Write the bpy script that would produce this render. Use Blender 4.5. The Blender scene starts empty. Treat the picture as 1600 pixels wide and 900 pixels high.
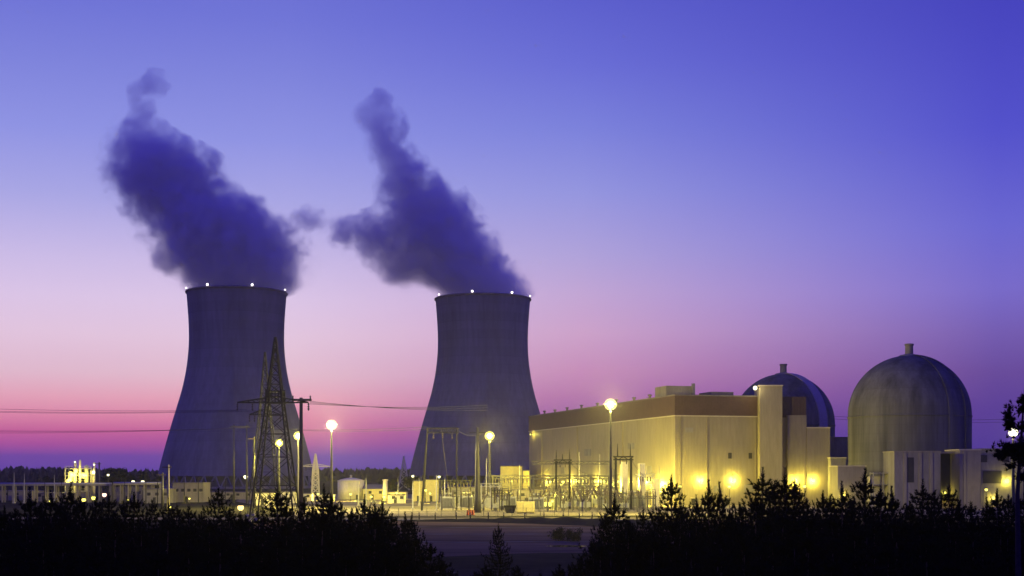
import bpy, bmesh, math, random
from mathutils import Vector, Matrix
R = random.Random(7)
PI = math.pi
SC = bpy.context.scene
COL = SC.collection

# ------------------------------------------------------------------ camera model used for measuring
F = 2163.0          # focal length in photo pixels (1600 wide)
HZ = 740.0          # horizon row
CZ = 12.0           # eye height
def PX(px, Y): return (px - 800.0) / F * Y
def PZ(py, Y): return CZ + (HZ - py) / F * Y
def GY(py): return CZ * F / (py - HZ)          # distance of ground seen at row py
def lin(c):
    c = c / 255.0
    return c / 12.92 if c <= 0.04045 else ((c + 0.055) / 1.055) ** 2.4
def S(r, g, b): return (lin(r), lin(g), lin(b), 1.0)

# ------------------------------------------------------------------ object helpers
def tag(o, label=None, cat=None, group=None, kind=None):
    if label: o['label'] = label
    if cat: o['category'] = cat
    if group: o['group'] = group
    if kind: o['kind'] = kind
    return o

def thing(name, label, cat, loc=(0, 0, 0), rz=0.0, group=None):
    o = bpy.data.objects.new(name, None)
    COL.objects.link(o)
    o.location = loc
    o.rotation_euler = (0, 0, rz)
    o.empty_display_size = 1.0
    return tag(o, label, cat, group)

def copy_tree(o, loc=None, rz=None, label=None, group=None, scale=None, parent=None):
    c = o.copy()
    COL.objects.link(c)
    if parent is not None: c.parent = parent
    if loc is not None: c.location = loc
    if rz is not None: c.rotation_euler = (0, 0, rz)
    if scale is not None: c.scale = scale
    if label: c['label'] = label
    if group: c['group'] = group
    for ch in list(o.children):
        copy_tree(ch, parent=c)
    return c

class MB:
    def __init__(s): s.v = []; s.f = []
    def add(s, vs, fs):
        b = len(s.v); s.v.extend([tuple(v) for v in vs])
        s.f.extend([tuple(i + b for i in f) for f in fs]); return s
    def box(s, x0, x1, y0, y1, z0, z1):
        vs = [(x0, y0, z0), (x1, y0, z0), (x1, y1, z0), (x0, y1, z0), (x0, y0, z1), (x1, y0, z1), (x1, y1, z1), (x0, y1, z1)]
        return s.add(vs, [(0, 3, 2, 1), (4, 5, 6, 7), (0, 1, 5, 4), (1, 2, 6, 5), (2, 3, 7, 6), (3, 0, 4, 7)])
    def bar(s, p, q, w, w2=None):
        p = Vector(p); q = Vector(q); d = (q - p)
        if d.length < 1e-6: return s
        d.normalize()
        up = Vector((0, 0, 1)) if abs(d.z) < 0.95 else Vector((1, 0, 0))
        a = d.cross(up).normalized(); b = d.cross(a)
        w2 = w if w2 is None else w2
        vs = []
        for c, k in ((p, w / 2), (q, w2 / 2)):
            vs += [c + a * k + b * k, c - a * k + b * k, c - a * k - b * k, c + a * k - b * k]
        return s.add(vs, [(0, 1, 2, 3), (7, 6, 5, 4), (0, 4, 5, 1), (1, 5, 6, 2), (2, 6, 7, 3), (3, 7, 4, 0)])
    def tube(s, pts, r, n=8):
        pts = [Vector(p) for p in pts]
        rs = r if isinstance(r, (list, tuple)) else [r] * len(pts)
        vs = []; fs = []
        for i, p in enumerate(pts):
            d = (pts[min(i + 1, len(pts) - 1)] - pts[max(i - 1, 0)]).normalized()
            up = Vector((0, 0, 1)) if abs(d.z) < 0.95 else Vector((1, 0, 0))
            a = d.cross(up).normalized(); b = d.cross(a)
            for k in range(n):
                t = 2 * PI * k / n
                vs.append(p + (a * math.cos(t) + b * math.sin(t)) * rs[i])
        for i in range(len(pts) - 1):
            for k in range(n):
                fs.append((i * n + k, i * n + (k + 1) % n, (i + 1) * n + (k + 1) % n, (i + 1) * n + k))
        fs.append(tuple(range(n))[::-1]); fs.append(tuple((len(pts) - 1) * n + k for k in range(n)))
        return s.add(vs, fs)
    def lathe(s, prof, cx=0, cy=0, n=32, cap=True):
        vs = []; fs = []
        for (r, z) in prof:
            for k in range(n):
                t = 2 * PI * k / n
                vs.append((cx + r * math.cos(t), cy + r * math.sin(t), z))
        for i in range(len(prof) - 1):
            for k in range(n):
                fs.append((i * n + k, i * n + (k + 1) % n, (i + 1) * n + (k + 1) % n, (i + 1) * n + k))
        if cap:
            fs.append(tuple(range(n))[::-1]); fs.append(tuple((len(prof) - 1) * n + k for k in range(n)))
        return s.add(vs, fs)
    def ball(s, c, r, n=10, m=7, sz=1.0):
        prof = []
        for i in range(m + 1):
            t = -PI / 2 + PI * i / m
            prof.append((max(r * math.cos(t), r * 0.02), c[2] + r * sz * math.sin(t)))
        return s.lathe(prof, c[0], c[1], n)
    def poly(s, pts):
        return s.add(pts, [tuple(range(len(pts)))])
    def build(s, name, mat, parent=None, smooth=False, loc=None):
        me = bpy.data.meshes.new(name)
        me.from_pydata(s.v, [], s.f)
        me.update()
        if smooth:
            for p in me.polygons: p.use_smooth = True
        o = bpy.data.objects.new(name, me)
        COL.objects.link(o)
        if mat: me.materials.append(mat)
        if parent is not None: o.parent = parent
        if loc is not None: o.location = loc
        return o

# ------------------------------------------------------------------ materials
def nodes_of(name):
    m = bpy.data.materials.new(name); m.use_nodes = True
    return m, m.node_tree.nodes, m.node_tree.links

def mat(name, col, rough=0.7, metal=0.0, noise=0.0, nscale=0.3, stretch=(1, 1, 1), col2=None, bump=0.0, bscale=2.0, wave=None, spec=0.25, wstr=0.35, rings=None):
    """principled with soft procedural variation in object space"""
    m, N, L = nodes_of(name)
    b = N['Principled BSDF']
    b.inputs['Roughness'].default_value = rough
    b.inputs['Metallic'].default_value = metal
    b.inputs['Specular IOR Level'].default_value = spec
    b.inputs['Base Color'].default_value = (*col[:3], 1)
    tc = N.new('ShaderNodeTexCoord')
    mp = N.new('ShaderNodeMapping'); mp.inputs['Scale'].default_value = stretch
    L.new(tc.outputs['Object'], mp.inputs['Vector'])
    if noise > 0 or col2:
        nz = N.new('ShaderNodeTexNoise'); nz.inputs['Scale'].default_value = nscale
        nz.inputs['Detail'].default_value = 6; nz.inputs['Roughness'].default_value = 0.62
        L.new(mp.outputs['Vector'], nz.inputs['Vector'])
        mx = N.new('ShaderNodeMixRGB')
        c2 = col2 if col2 else tuple(c * (1 - noise) for c in col[:3])
        c1 = col if col2 else tuple(min(1, c * (1 + noise)) for c in col[:3])
        mx.inputs[1].default_value = (*c1[:3], 1); mx.inputs[2].default_value = (*c2[:3], 1)
        rp = N.new('ShaderNodeMapRange'); rp.inputs[1].default_value = 0.32; rp.inputs[2].default_value = 0.68
        L.new(nz.outputs['Fac'], rp.inputs[0]); L.new(rp.outputs[0], mx.inputs[0])
        col_out = mx.outputs[0]
        if rings:            # form-joint lines left by the concrete pours, and finer blotches
            sp_ = N.new('ShaderNodeSeparateXYZ'); L.new(tc.outputs['Object'], sp_.inputs[0])
            dv = N.new('ShaderNodeMath'); dv.operation = 'DIVIDE'; dv.inputs[1].default_value = rings; L.new(sp_.outputs[2], dv.inputs[0])
            fr_ = N.new('ShaderNodeMath'); fr_.operation = 'FRACT'; L.new(dv.outputs[0], fr_.inputs[0])
            ls = N.new('ShaderNodeMath'); ls.operation = 'LESS_THAN'; ls.inputs[1].default_value = 0.09; L.new(fr_.outputs[0], ls.inputs[0])
            fl = N.new('ShaderNodeMath'); fl.operation = 'FLOOR'; L.new(dv.outputs[0], fl.inputs[0])
            wn_ = N.new('ShaderNodeTexWhiteNoise'); wn_.noise_dimensions = '1D'; L.new(fl.outputs[0], wn_.inputs['W'])
            k1 = N.new('ShaderNodeMath'); k1.operation = 'MULTIPLY_ADD'; k1.inputs[1].default_value = 0.16; k1.inputs[2].default_value = 0.0; L.new(wn_.outputs['Value'], k1.inputs[0])
            k2 = N.new('ShaderNodeMath'); k2.operation = 'MULTIPLY_ADD'; k2.inputs[1].default_value = 0.10; L.new(ls.outputs[0], k2.inputs[0]); L.new(k1.outputs[0], k2.inputs[2])
            dk = N.new('ShaderNodeMixRGB'); dk.blend_type = 'MULTIPLY'; dk.inputs[2].default_value = (.35, .33, .34, 1); L.new(k2.outputs[0], dk.inputs[0]); L.new(col_out, dk.inputs[1])
            col_out = dk.outputs[0]
        n2 = N.new('ShaderNodeTexNoise'); n2.inputs['Scale'].default_value = nscale * 7.3; n2.inputs['Detail'].default_value = 4
        L.new(mp.outputs['Vector'], n2.inputs['Vector'])
        r2 = N.new('ShaderNodeMapRange'); r2.inputs[1].default_value = .35; r2.inputs[2].default_value = .7; r2.inputs[3].default_value = 0.0; r2.inputs[4].default_value = 0.35
        L.new(n2.outputs['Fac'], r2.inputs[0])
        d2_ = N.new('ShaderNodeMixRGB'); d2_.blend_type = 'MULTIPLY'; d2_.inputs[2].default_value = (.55, .52, .5, 1); L.new(r2.outputs[0], d2_.inputs[0]); L.new(col_out, d2_.inputs[1])
        L.new(d2_.outputs[0], b.inputs['Base Color'])
    if bump > 0:
        nb = N.new('ShaderNodeTexNoise'); nb.inputs['Scale'].default_value = bscale; nb.inputs['Detail'].default_value = 5
        L.new(tc.outputs['Object'], nb.inputs['Vector'])
        bp = N.new('ShaderNodeBump'); bp.inputs['Strength'].default_value = bump; bp.inputs['Distance'].default_value = 0.2
        L.new(nb.outputs['Fac'], bp.inputs['Height']); L.new(bp.outputs['Normal'], b.inputs['Normal'])
    if wave:
        sep = N.new('ShaderNodeSeparateXYZ'); L.new(tc.outputs['Object'], sep.inputs[0])
        ad = N.new('ShaderNodeMath'); ad.operation = 'ADD'
        L.new(sep.outputs[0], ad.inputs[0]); L.new(sep.outputs[1], ad.inputs[1])
        ml = N.new('ShaderNodeMath'); ml.operation = 'MULTIPLY'; ml.inputs[1].default_value = 2 * PI / wave
        L.new(ad.outputs[0], ml.inputs[0])
        sn = N.new('ShaderNodeMath'); sn.operation = 'SINE'; L.new(ml.outputs[0], sn.inputs[0])
        bp = N.new('ShaderNodeBump'); bp.inputs['Strength'].default_value = wstr; bp.inputs['Distance'].default_value = 0.15
        L.new(sn.outputs[0], bp.inputs['Height']); L.new(bp.outputs['Normal'], b.inputs['Normal'])
    return m

def emit(name, col, strength):
    m, N, L = nodes_of(name)
    b = N['Principled BSDF']
    b.inputs['Base Color'].default_value = (0.8, 0.8, 0.8, 1)
    b.inputs['Emission Color'].default_value = (*col[:3], 1)
    b.inputs['Emission Strength'].default_value = strength
    return m

M = {}
M['concrete'] = mat('tower_concrete', (0.185, 0.175, 0.20), 0.9, noise=0.22, nscale=0.06, stretch=(1, 1, 0.10), rings=7.5, spec=.1)
M['dome'] = mat('dome_concrete', (0.092, 0.089, 0.098), 0.85, noise=0.42, nscale=0.2, stretch=(1, 1, 0.08), bump=0.15, bscale=0.5, rings=3.3, spec=.1)
M['pale_rib'] = mat('pale_rib', (0.5, 0.42, 0.26), 0.7, noise=0.1, nscale=.5)
M['pale_concrete'] = mat('pale_concrete', (0.21, 0.185, 0.15), 0.85, noise=0.18, nscale=0.25, stretch=(1, 1, 0.2))
M['grey_concrete'] = mat('grey_concrete', (0.18, 0.165, 0.15), 0.85, noise=0.3, nscale=0.22, stretch=(1, 1, 0.25))
M['siding'] = mat('beige_siding', (0.22, 0.187, 0.127), 0.6, noise=0.07, nscale=0.12, stretch=(1, 1, 0.15), wave=1.2, wstr=0.08)
M['siding_smooth'] = mat('beige_panel', (0.215, 0.182, 0.127), 0.65, noise=0.09, nscale=0.2, stretch=(1, 1, 0.15))
M['band'] = mat('brown_band', (0.075, 0.043, 0.032), 0.6, noise=0.1, nscale=0.2, wave=1.2, wstr=0.15)
M['roof'] = mat('roof_membrane', (0.16, 0.14, 0.13), 0.9, noise=0.2)
M['trim'] = mat('cream_trim', (0.42, 0.37, 0.28), 0.6, noise=0.08)
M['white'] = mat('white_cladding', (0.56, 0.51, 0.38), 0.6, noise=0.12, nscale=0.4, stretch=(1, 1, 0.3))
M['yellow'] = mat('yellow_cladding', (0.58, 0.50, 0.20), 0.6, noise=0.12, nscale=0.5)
M['louvre_grey'] = mat('louvre_grey', (0.12, 0.115, 0.12), 0.9, noise=0.2, nscale=0.1, spec=.1)
M['dark_opening'] = mat('dark_opening', (0.03, 0.028, 0.027), 0.5, noise=0.2)
M['steel'] = mat('galvanised_steel', (0.32, 0.31, 0.30), 0.5, 0.5, noise=0.15, nscale=1.5)
M['dark_steel'] = mat('weathered_steel', (0.02, 0.019, 0.02), 0.85, 0.0, noise=0.3, nscale=1.0)
M['pole'] = mat('pole_steel', (0.07, 0.067, 0.065), 0.5, 0.4, noise=0.15, nscale=1.0)
M['grey_steel'] = mat('dull_grey_steel', (0.085, 0.08, 0.078), 0.6, 0.3, noise=0.15, nscale=1.0)
M['wood'] = mat('pole_wood', (0.09, 0.065, 0.05), 0.85, noise=0.2, nscale=2)
M['porcelain'] = mat('brown_porcelain', (0.085, 0.068, 0.06), 0.3, noise=0.1)
M['transformer'] = mat('grey_transformer_paint', (0.28, 0.28, 0.26), 0.5, noise=0.15, nscale=1.2)
M['orange'] = mat('orange_plastic', (0.55, 0.13, 0.04), 0.5, noise=0.1)
M['wire'] = mat('cable', (0.04, 0.04, 0.045), 0.6, noise=0.1)
M['bark'] = mat('bark', (0.05, 0.035, 0.025), 0.9, noise=0.3, nscale=6)
M['needles'] = mat('pine_needles', (0.016, 0.022, 0.012), 0.9, col2=(0.008, 0.012, 0.007), nscale=1.3, spec=0.0)
M['far_leaves'] = mat('far_foliage', (0.05, 0.065, 0.035), 0.9, col2=(0.028, 0.036, 0.022), nscale=0.05, spec=0.0)
M['leaves'] = mat('broad_leaves', (0.05, 0.055, 0.028), 0.9, col2=(0.025, 0.03, 0.016), nscale=0.6, spec=0.0)
M['ground'] = mat('dry_grassland', (0.055, 0.05, 0.035), 0.95, col2=(0.025, 0.025, 0.02), nscale=0.035, bump=0.4, bscale=0.8, spec=0.0)
M['dirt'] = mat('bare_dirt', (0.20, 0.142, 0.092), 0.95, col2=(0.065, 0.048, 0.036), nscale=0.05, stretch=(0.25, 1, 1), bump=0.4, bscale=0.6, spec=0.0)
M['yard'] = mat('yard_gravel', (0.24, 0.21, 0.16), 0.95, col2=(0.13, 0.112, 0.088), nscale=0.06, stretch=(0.35, 1, 1), bump=0.3, bscale=1.5, spec=0.0)
M['road'] = mat('pale_road', (0.19, 0.165, 0.13), 0.9, col2=(0.13, 0.115, 0.09), nscale=0.12, stretch=(0.15, 1, 1), spec=0.0)
M['asphalt'] = mat('asphalt', (0.05, 0.048, 0.048), 0.85, noise=0.25, nscale=0.2)
M['kerb'] = mat('kerb_concrete', (0.36, 0.33, 0.29), 0.9, noise=0.15)
M['water'] = mat('still_water', (0.01, 0.012, 0.015), 0.06)
SOD = (1.0, 0.84, 0.10)
WARM = (1.0, 0.88, 0.45)
lamp_cache = {}
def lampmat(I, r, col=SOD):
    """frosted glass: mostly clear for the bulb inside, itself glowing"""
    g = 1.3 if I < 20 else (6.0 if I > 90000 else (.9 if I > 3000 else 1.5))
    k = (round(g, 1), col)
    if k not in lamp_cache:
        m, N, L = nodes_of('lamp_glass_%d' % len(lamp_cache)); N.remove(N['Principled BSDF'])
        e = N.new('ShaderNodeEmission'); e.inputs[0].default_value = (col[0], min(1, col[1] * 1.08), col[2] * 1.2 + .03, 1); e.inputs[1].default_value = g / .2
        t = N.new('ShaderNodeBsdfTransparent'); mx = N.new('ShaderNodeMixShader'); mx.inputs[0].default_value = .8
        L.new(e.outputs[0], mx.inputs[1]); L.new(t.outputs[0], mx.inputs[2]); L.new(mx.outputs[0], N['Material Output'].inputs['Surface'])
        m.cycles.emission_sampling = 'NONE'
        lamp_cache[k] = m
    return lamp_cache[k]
def bulb(parent, p, I, r, col):
    """the light source inside a lamp glass; I in W/sr"""
    ld = bpy.data.lights.new('bulb', 'POINT'); ld.energy = I * 4 * PI; ld.color = col; ld.shadow_soft_size = r * .5
    o = bpy.data.objects.new('bulb', ld); COL.objects.link(o); o.parent = parent; o.location = p
    return o

# ------------------------------------------------------------------ setting: ground
MB().poly([(-4400, -300, 0), (4400, -300, 0), (4400, 4500, 0), (-4400, 4500, 0)]).build('ground', M['ground'])['kind'] = 'structure'
def sheet(name, pts, z, m):
    o = MB().poly([(x, y, z) for x, y in pts]).build(name, m); o['kind'] = 'structure'; return o
def wav(x, a, k): return a * math.sin(x * k) + 0.5 * a * math.sin(x * k * 2.7 + 1)
yard_pts = [(x, 392 + wav(x, 2.5, 0.05)) for x in range(-62, 240, 10)] + [(240, 800), (-150, 800), (-120, 600), (-80, 470)]
sheet('gravel_yard', yard_pts, 0.006, M['yard'])
dirt_pts = [(x, 205 + wav(x, 6, 0.06)) for x in range(-60, 70, 5)] + [(x, 352 + wav(x, 2.0, 0.04)) for x in range(70, -65, -5)]
sheet('bare_field', dirt_pts, 0.004, M['dirt'])
sheet('access_road', [(-240, 364), (-60, 360), (60, 363), (250, 371), (250, 386), (60, 379), (-60, 377), (-240, 381)], 0.012, M['road'])
sheet('service_road', [(-40, 470), (60, 478), (60, 487), (-40, 479)], 0.012, M['road'])
sheet('puddle', [(9 + 3.2 * math.cos(t * PI / 8) * (1 + .2 * math.sin(3 * t)), 229 + 2.6 * math.sin(t * PI / 8)) for t in range(16)], 0.012, M['water'])
sheet('puddle', [(-9.0 + 2.2 * math.cos(t * PI / 8), 168 + 2.0 * math.sin(t * PI / 8) * (1 + .2 * math.cos(3 * t))) for t in range(16)], 0.012, M['water'])
mb = MB(); bv = []; bf = []
for i in range(41):
    t = i / 40; x = -26 + 62 * t; y = 350 - 6 * t - 46 * t * t; h = (.25 + 1.35 * min(1, t * 1.6)) * (1 + .12 * math.sin(i * 1.3)); w = 3.5 + 4.5 * t
    for (o_, z_) in ((-w, -.05), (-w * .55, h * .55), (-.8, h), (.8, h * .98), (w * .6, h * .5), (w, -.05)): bv.append((x + .12 * o_ * math.sin(i * .9), y + o_, z_ + .05 * math.sin(i * 2.1 + o_)))
for i in range(40):
    for k in range(5): bf.append((i * 6 + k, (i + 1) * 6 + k, (i + 1) * 6 + k + 1, i * 6 + k + 1))
mb.add(bv, bf).build('earth_berm', M['ground'], None, True)['kind'] = 'structure'
for q, (ya, yb, sl, w) in enumerate(((318, 300, .05, 2.2), (284, 270, -.06, 1.2), (279, 265, -.06, 1.2), (246, 240, .03, 1.6))):
    n = 40; lo = []; hi = []
    for i in range(n + 1):
        x = -48 + 92 * i / n; y = ya + (yb - ya) * i / n + wav(x, 1.6, .09 + .02 * q); ww = w * (.7 + .3 * math.sin(i * 1.7 + q))
        lo.append((x, y - ww)); hi.append((x, y + ww))
    sheet('dirt_track', lo + hi[::-1], 0.010 + .003 * q, M['road'])
MB().box(-62, 62, 356.2, 357.0, -0.1, 0.14).build('kerb', M['kerb'])['kind'] = 'structure'

# ------------------------------------------------------------------ cooling towers
PROF = [(66.0, 0), (65.2, 3), (63.4, 10), (62.0, 17.3), (58.0, 33.2), (53.6, 49.1), (48.9, 65), (44.3, 80.9), (41.0, 96.8), (39.2, 112), (38.7, 124), (39.0, 137), (39.7, 148), (40.4, 157), (40.8, 162.2)]
def catmull(P, n):
    out = []
    for i in range(len(P) - 1):
        p0 = P[max(i - 1, 0)]; p1 = P[i]; p2 = P[i + 1]; p3 = P[min(i + 2, len(P) - 1)]
        for k in range(n):
            t = k / n
            out.append(tuple(0.5 * (2 * b + (c - a) * t + (2 * a - 5 * b + 4 * c - d) * t * t + (3 * b - a - 3 * c + d) * t ** 3) for a, b, c, d in zip(p0, p1, p2, p3)))
    out.append(P[-1]); return out
rim_lamp = emit('rim_lamp_glass', (1.0, 0.9, 0.88), 3.2)
def cooling_tower(cx, Y, label, lamps, scl=1.0):
    root = thing('cooling_tower', label, 'cooling tower', (PX(cx, Y), Y, 0))
    pr = [(r * scl, z * scl) for r, z in catmull([p for p in PROF if p[1] >= 10], 4)]
    inner = [(r - 0.9, z) for r, z in pr[::-1]]
    MB().lathe(pr + inner + [pr[0]], n=128, cap=False).build('shell', M['concrete'], root, True)
    rt, zt = pr[-1]
    MB().lathe([(rt + 0.05, zt - 1.6), (rt + 0.9, zt - 1.4), (rt + 0.9, zt - 0.2), (rt + 0.05, zt + 0.25), (rt - 1.2, zt + 0.25), (rt - 1.2, zt - 0.3)], n=128, cap=False).build('rim', M['grey_concrete'], root, True)
    MB().lathe([(67.5 * scl, 0), (67.5 * scl, 1.6), (66.6 * scl, 1.7), (66.6 * scl, 0.4)], n=96, cap=False).build('basin_wall', M['grey_concrete'], root, True)
    n = 44
    rb = pr[0][0] - 0.4; rg = 66.0 * scl
    for k in range(n):
        a = 2 * PI * k / n
        if math.sin(a) > 0.25: continue
        mb = MB()
        for da in (-1, 1):
            b = a + da * PI / n * 0.96
            mb.bar((rg * math.cos(a), rg * math.sin(a), 0.2), (rb * math.cos(b), rb * math.sin(b), 10.2 * scl), 1.0)
        mb.build('support_column', M['concrete'], root)
    MB().lathe([(56 * scl, 0.2), (56 * scl, 9.8 * scl)], n=64, cap=False).build('fill_louvre', M['louvre_grey'], root, True)
    for off in lamps:
        th = math.asin(max(-1, min(1, off)))
        x = (rt + 1.0) * math.sin(th); y = -(rt + 1.0) * math.cos(th)
        lp = MB().bar((x, y, zt - 1.5), (x, y, zt + 0.5), 0.35).build('lamp_bracket', M['dark_steel'], root)
        MB().ball((x, y, zt + 1.2), 1.0 if abs(off) < 0.7 else 0.75).build('warning_light', rim_lamp, lp, True)
    return root
T1Y, T2Y = 1147.0, 1218.0
cooling_tower(370, T1Y, 'larger grey concrete cooling tower standing behind the lattice pylon', (-0.9, -0.38, 0.47, 0.985))
cooling_tower(754.5, T2Y, 'grey concrete cooling tower standing beside the long beige turbine hall', (-0.88, -0.19, 0.6, 0.97), 1.022)

# ------------------------------------------------------------------ steam plumes (volumes inside closed hulls)
def plume(name, label, rows, D, blobs, dens, seed, wz=0.85, top_fade=0.55):
    """rows: (py, left px, right px) measured; blobs: (px, py, rx px, rz px)"""
    k = D / F
    rows = sorted(rows, key=lambda r: -r[0])
    y0 = rows[0][0]; base = (PX((rows[0][1] + rows[0][2]) / 2, D), D, PZ(y0, D))
    H = (y0 - rows[-1][0]) * k
    T = [((y0 - r[0]) * k / H, ((r[1] + r[2]) / 2 - 800) * k - base[0], (r[2] - r[1]) / 2 * k * (1.0 + .4 * max(0, (y0 - r[0]) * k / H - .45) / .55)) for r in rows]
    cmin = min(t[1] for t in T) - 1; cmax = max(t[1] for t in T) + 1; wmax = max(t[2] for t in T) + 1
    m, N, L = nodes_of(name + '_vapour')
    N.remove(N['Principled BSDF'])
    out = N['Material Output']
    def math_(op, a, b=None, c=None, clamp=False):
        n = N.new('ShaderNodeMath'); n.operation = op; n.use_clamp = clamp
        for i, v in enumerate((a, b, c)):
            if v is None: continue
            if isinstance(v, (int, float)): n.inputs[i].default_value = v
            else: L.new(v, n.inputs[i])
        return n.outputs[0]
    tc = N.new('ShaderNodeTexCoord')
    # warp
    wn = N.new('ShaderNodeTexNoise'); wn.inputs['Scale'].default_value = 1 / 26.0; wn.inputs['Detail'].default_value = 2.0
    off = N.new('ShaderNodeVectorMath'); off.operation = 'ADD'; off.inputs[1].default_value = (seed * 37.1, seed * 11.7, seed * 5.3)
    L.new(tc.outputs['Object'], off.inputs[0]); L.new(off.outputs[0], wn.inputs['Vector'])
    ws = N.new('ShaderNodeVectorMath'); ws.operation = 'SUBTRACT'; ws.inputs[1].default_value = (0.5, 0.5, 0.5)
    L.new(wn.outputs['Color'], ws.inputs[0])
    sepz = N.new('ShaderNodeSeparateXYZ'); L.new(tc.outputs['Object'], sepz.inputs[0])
    amp = N.new('ShaderNodeMapRange'); amp.inputs[1].default_value = 0.0; amp.inputs[2].default_value = 60.0
    amp.inputs[3].default_value = 2.0; amp.inputs[4].default_value = 42.0
    L.new(sepz.outputs[2], amp.inputs[0])
    wm = N.new('ShaderNodeVectorMath'); wm.operation = 'SCALE'; L.new(ws.outputs[0], wm.inputs[0]); L.new(amp.outputs[0], wm.inputs['Scale'])
    wp = N.new('ShaderNodeVectorMath'); wp.operation = 'ADD'; L.new(tc.outputs['Object'], wp.inputs[0]); L.new(wm.outputs[0], wp.inputs[1])
    sep = N.new('ShaderNodeSeparateXYZ'); L.new(wp.outputs[0], sep.inputs[0])
    X, Yc, Z = sep.outputs
    t = math_('DIVIDE', Z, H)
    def curve(vals, lo, hi):
        fc = N.new('ShaderNodeFloatCurve')
        c = fc.mapping.curves[0]
        pts = [(tt, (v - lo) / (hi - lo)) for tt, v in vals]
        c.points[0].location = pts[0]; c.points[1].location = pts[-1]
        for p in pts[1:-1]: c.points.new(*p)
        fc.mapping.update()
        L.new(t, fc.inputs['Value'])
        return math_('MULTIPLY_ADD', fc.outputs[0], hi - lo, lo)
    cx = curve([(a, b) for a, b, _ in T], cmin, cmax)
    w = curve([(a, c) for a, _, c in T], 0.0, wmax)
    dx = math_('DIVIDE', math_('SUBTRACT', X, cx), w)
    dy = math_('DIVIDE', Yc, math_('MULTIPLY', w, wz))
    d = math_('SQRT', math_('ADD', math_('MULTIPLY', dx, dx), math_('MULTIPLY', dy, dy)))
    over = math_('MAXIMUM', math_('MULTIPLY', math_('SUBTRACT', t, 1.0), 12.0), 0.0)
    d = math_('ADD', d, over)
    for (bx, by, rx, rz) in blobs:
        c = ((bx - 800) * k - base[0], 0, (y0 - by) * k)
        vs = N.new('ShaderNodeVectorMath'); vs.operation = 'SUBTRACT'; L.new(wp.outputs[0], vs.inputs[0]); vs.inputs[1].default_value = c
        vd = N.new('ShaderNodeVectorMath'); vd.operation = 'DIVIDE'; L.new(vs.outputs[0], vd.inputs[0]); vd.inputs[1].default_value = (rx * k * 1.2, min(rx, rz) * k * 1.3, rz * k * 1.2)
        vl = N.new('ShaderNodeVectorMath'); vl.operation = 'LENGTH'; L.new(vd.outputs[0], vl.inputs[0])
        d = math_('SMOOTH_MIN', d, math_('MULTIPLY_ADD', vl.outputs['Value'], 0.9, 0.16), 0.45)
    fn = N.new('ShaderNodeTexNoise'); fn.inputs['Scale'].default_value = 1 / 13.0; fn.inputs['Detail'].default_value = 6.0; fn.inputs['Roughness'].default_value = 0.66
    L.new(off.outputs[0], fn.inputs['Vector'])
    fine = math_('MULTIPLY', math_('SUBTRACT', fn.outputs['Fac'], 0.5), 1.75)
    fine = math_('MULTIPLY', fine, math_('MULTIPLY_ADD', math_('MINIMUM', math_('MAXIMUM', t, 0.0), 0.25), 3.2, 0.2))
    d2 = math_('ADD', d, fine)
    mr = N.new('ShaderNodeMapRange'); mr.interpolation_type = 'SMOOTHSTEP'
    mr.inputs[1].default_value = 1.2; mr.inputs[2].default_value = 0.68; mr.inputs[3].default_value = 0.0; mr.inputs[4].default_value = 1.0
    L.new(d2, mr.inputs[0])
    tf = N.new('ShaderNodeMapRange'); tf.inputs[1].default_value = top_fade; tf.inputs[2].default_value = 1.0; tf.inputs[3].default_value = dens; tf.inputs[4].default_value = dens * 0.4
    L.new(t, tf.inputs[0])
    den = math_('MULTIPLY', math_('POWER', mr.outputs[0], 1.4), tf.outputs[0])
    pv = N.new('ShaderNodeVolumePrincipled')
    pv.inputs['Color'].default_value = (0.93, 0.88, 0.985, 1); pv.inputs['Anisotropy'].default_value = 0.0
    L.new(den, pv.inputs['Density'])
    L.new(pv.outputs[0], out.inputs['Volume'])
    tr = N.new('ShaderNodeBsdfTransparent'); df = N.new('ShaderNodeBsdfDiffuse'); df.inputs[0].default_value = (0.5, 0.5, 0.6, 1)
    mix = N.new('ShaderNodeMixShader'); mix.inputs[0].default_value = 0.004
    L.new(tr.outputs[0], mix.inputs[1]); L.new(df.outputs[0], mix.inputs[2]); L.new(mix.outputs[0], out.inputs['Surface'])
    m.cycles.volume_step_rate = 0.35
    # hull
    mb = MB(); n = 24; st = 36; vs = []; fs = []
    def itp(tt, j):
        for a, b in zip(T, T[1:]):
            if tt <= b[0]: return a[j] + (b[j] - a[j]) * (tt - a[0]) / max(b[0] - a[0], 1e-6)
        return T[-1][j]
    for i in range(st + 1):
        tt = i / st * 1.04; q = min(tt, 1.0)
        ww = itp(q, 2) * (min(1.0 + .12 * i, 1.32)) * (0.4 if i == st else 1.0)
        for a in range(n):
            th = 2 * PI * a / n
            vs.append((itp(q, 1) + ww * math.cos(th), ww * wz * math.sin(th), tt * H + (0.5 if i == 0 else 0)))
    for i in range(st):
        for a in range(n): fs.append((i * n + a, i * n + (a + 1) % n, (i + 1) * n + (a + 1) % n, (i + 1) * n + a))
    fs.append(tuple(range(n))[::-1]); fs.append(tuple(st * n + a for a in range(n)))
    mb.add(vs, fs)
    for (bx, by, rx, rz) in blobs:
        sub = MB().ball((0, 0, 0), 1.0, 20, 12)
        c = ((bx - 800) * k - base[0], 0, (y0 - by) * k)
        mb.add([(c[0] + x * rx * k * 1.5, y * min(rx, rz) * k * 1.6, c[2] + z * rz * k * 1.5) for x, y, z in sub.v], sub.f)
    tmp = mb.build('hull_draft', None)
    rm = tmp.modifiers.new('r', 'REMESH'); rm.mode = 'VOXEL'; rm.voxel_size = 3.0
    dg = bpy.context.evaluated_depsgraph_get()
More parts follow.
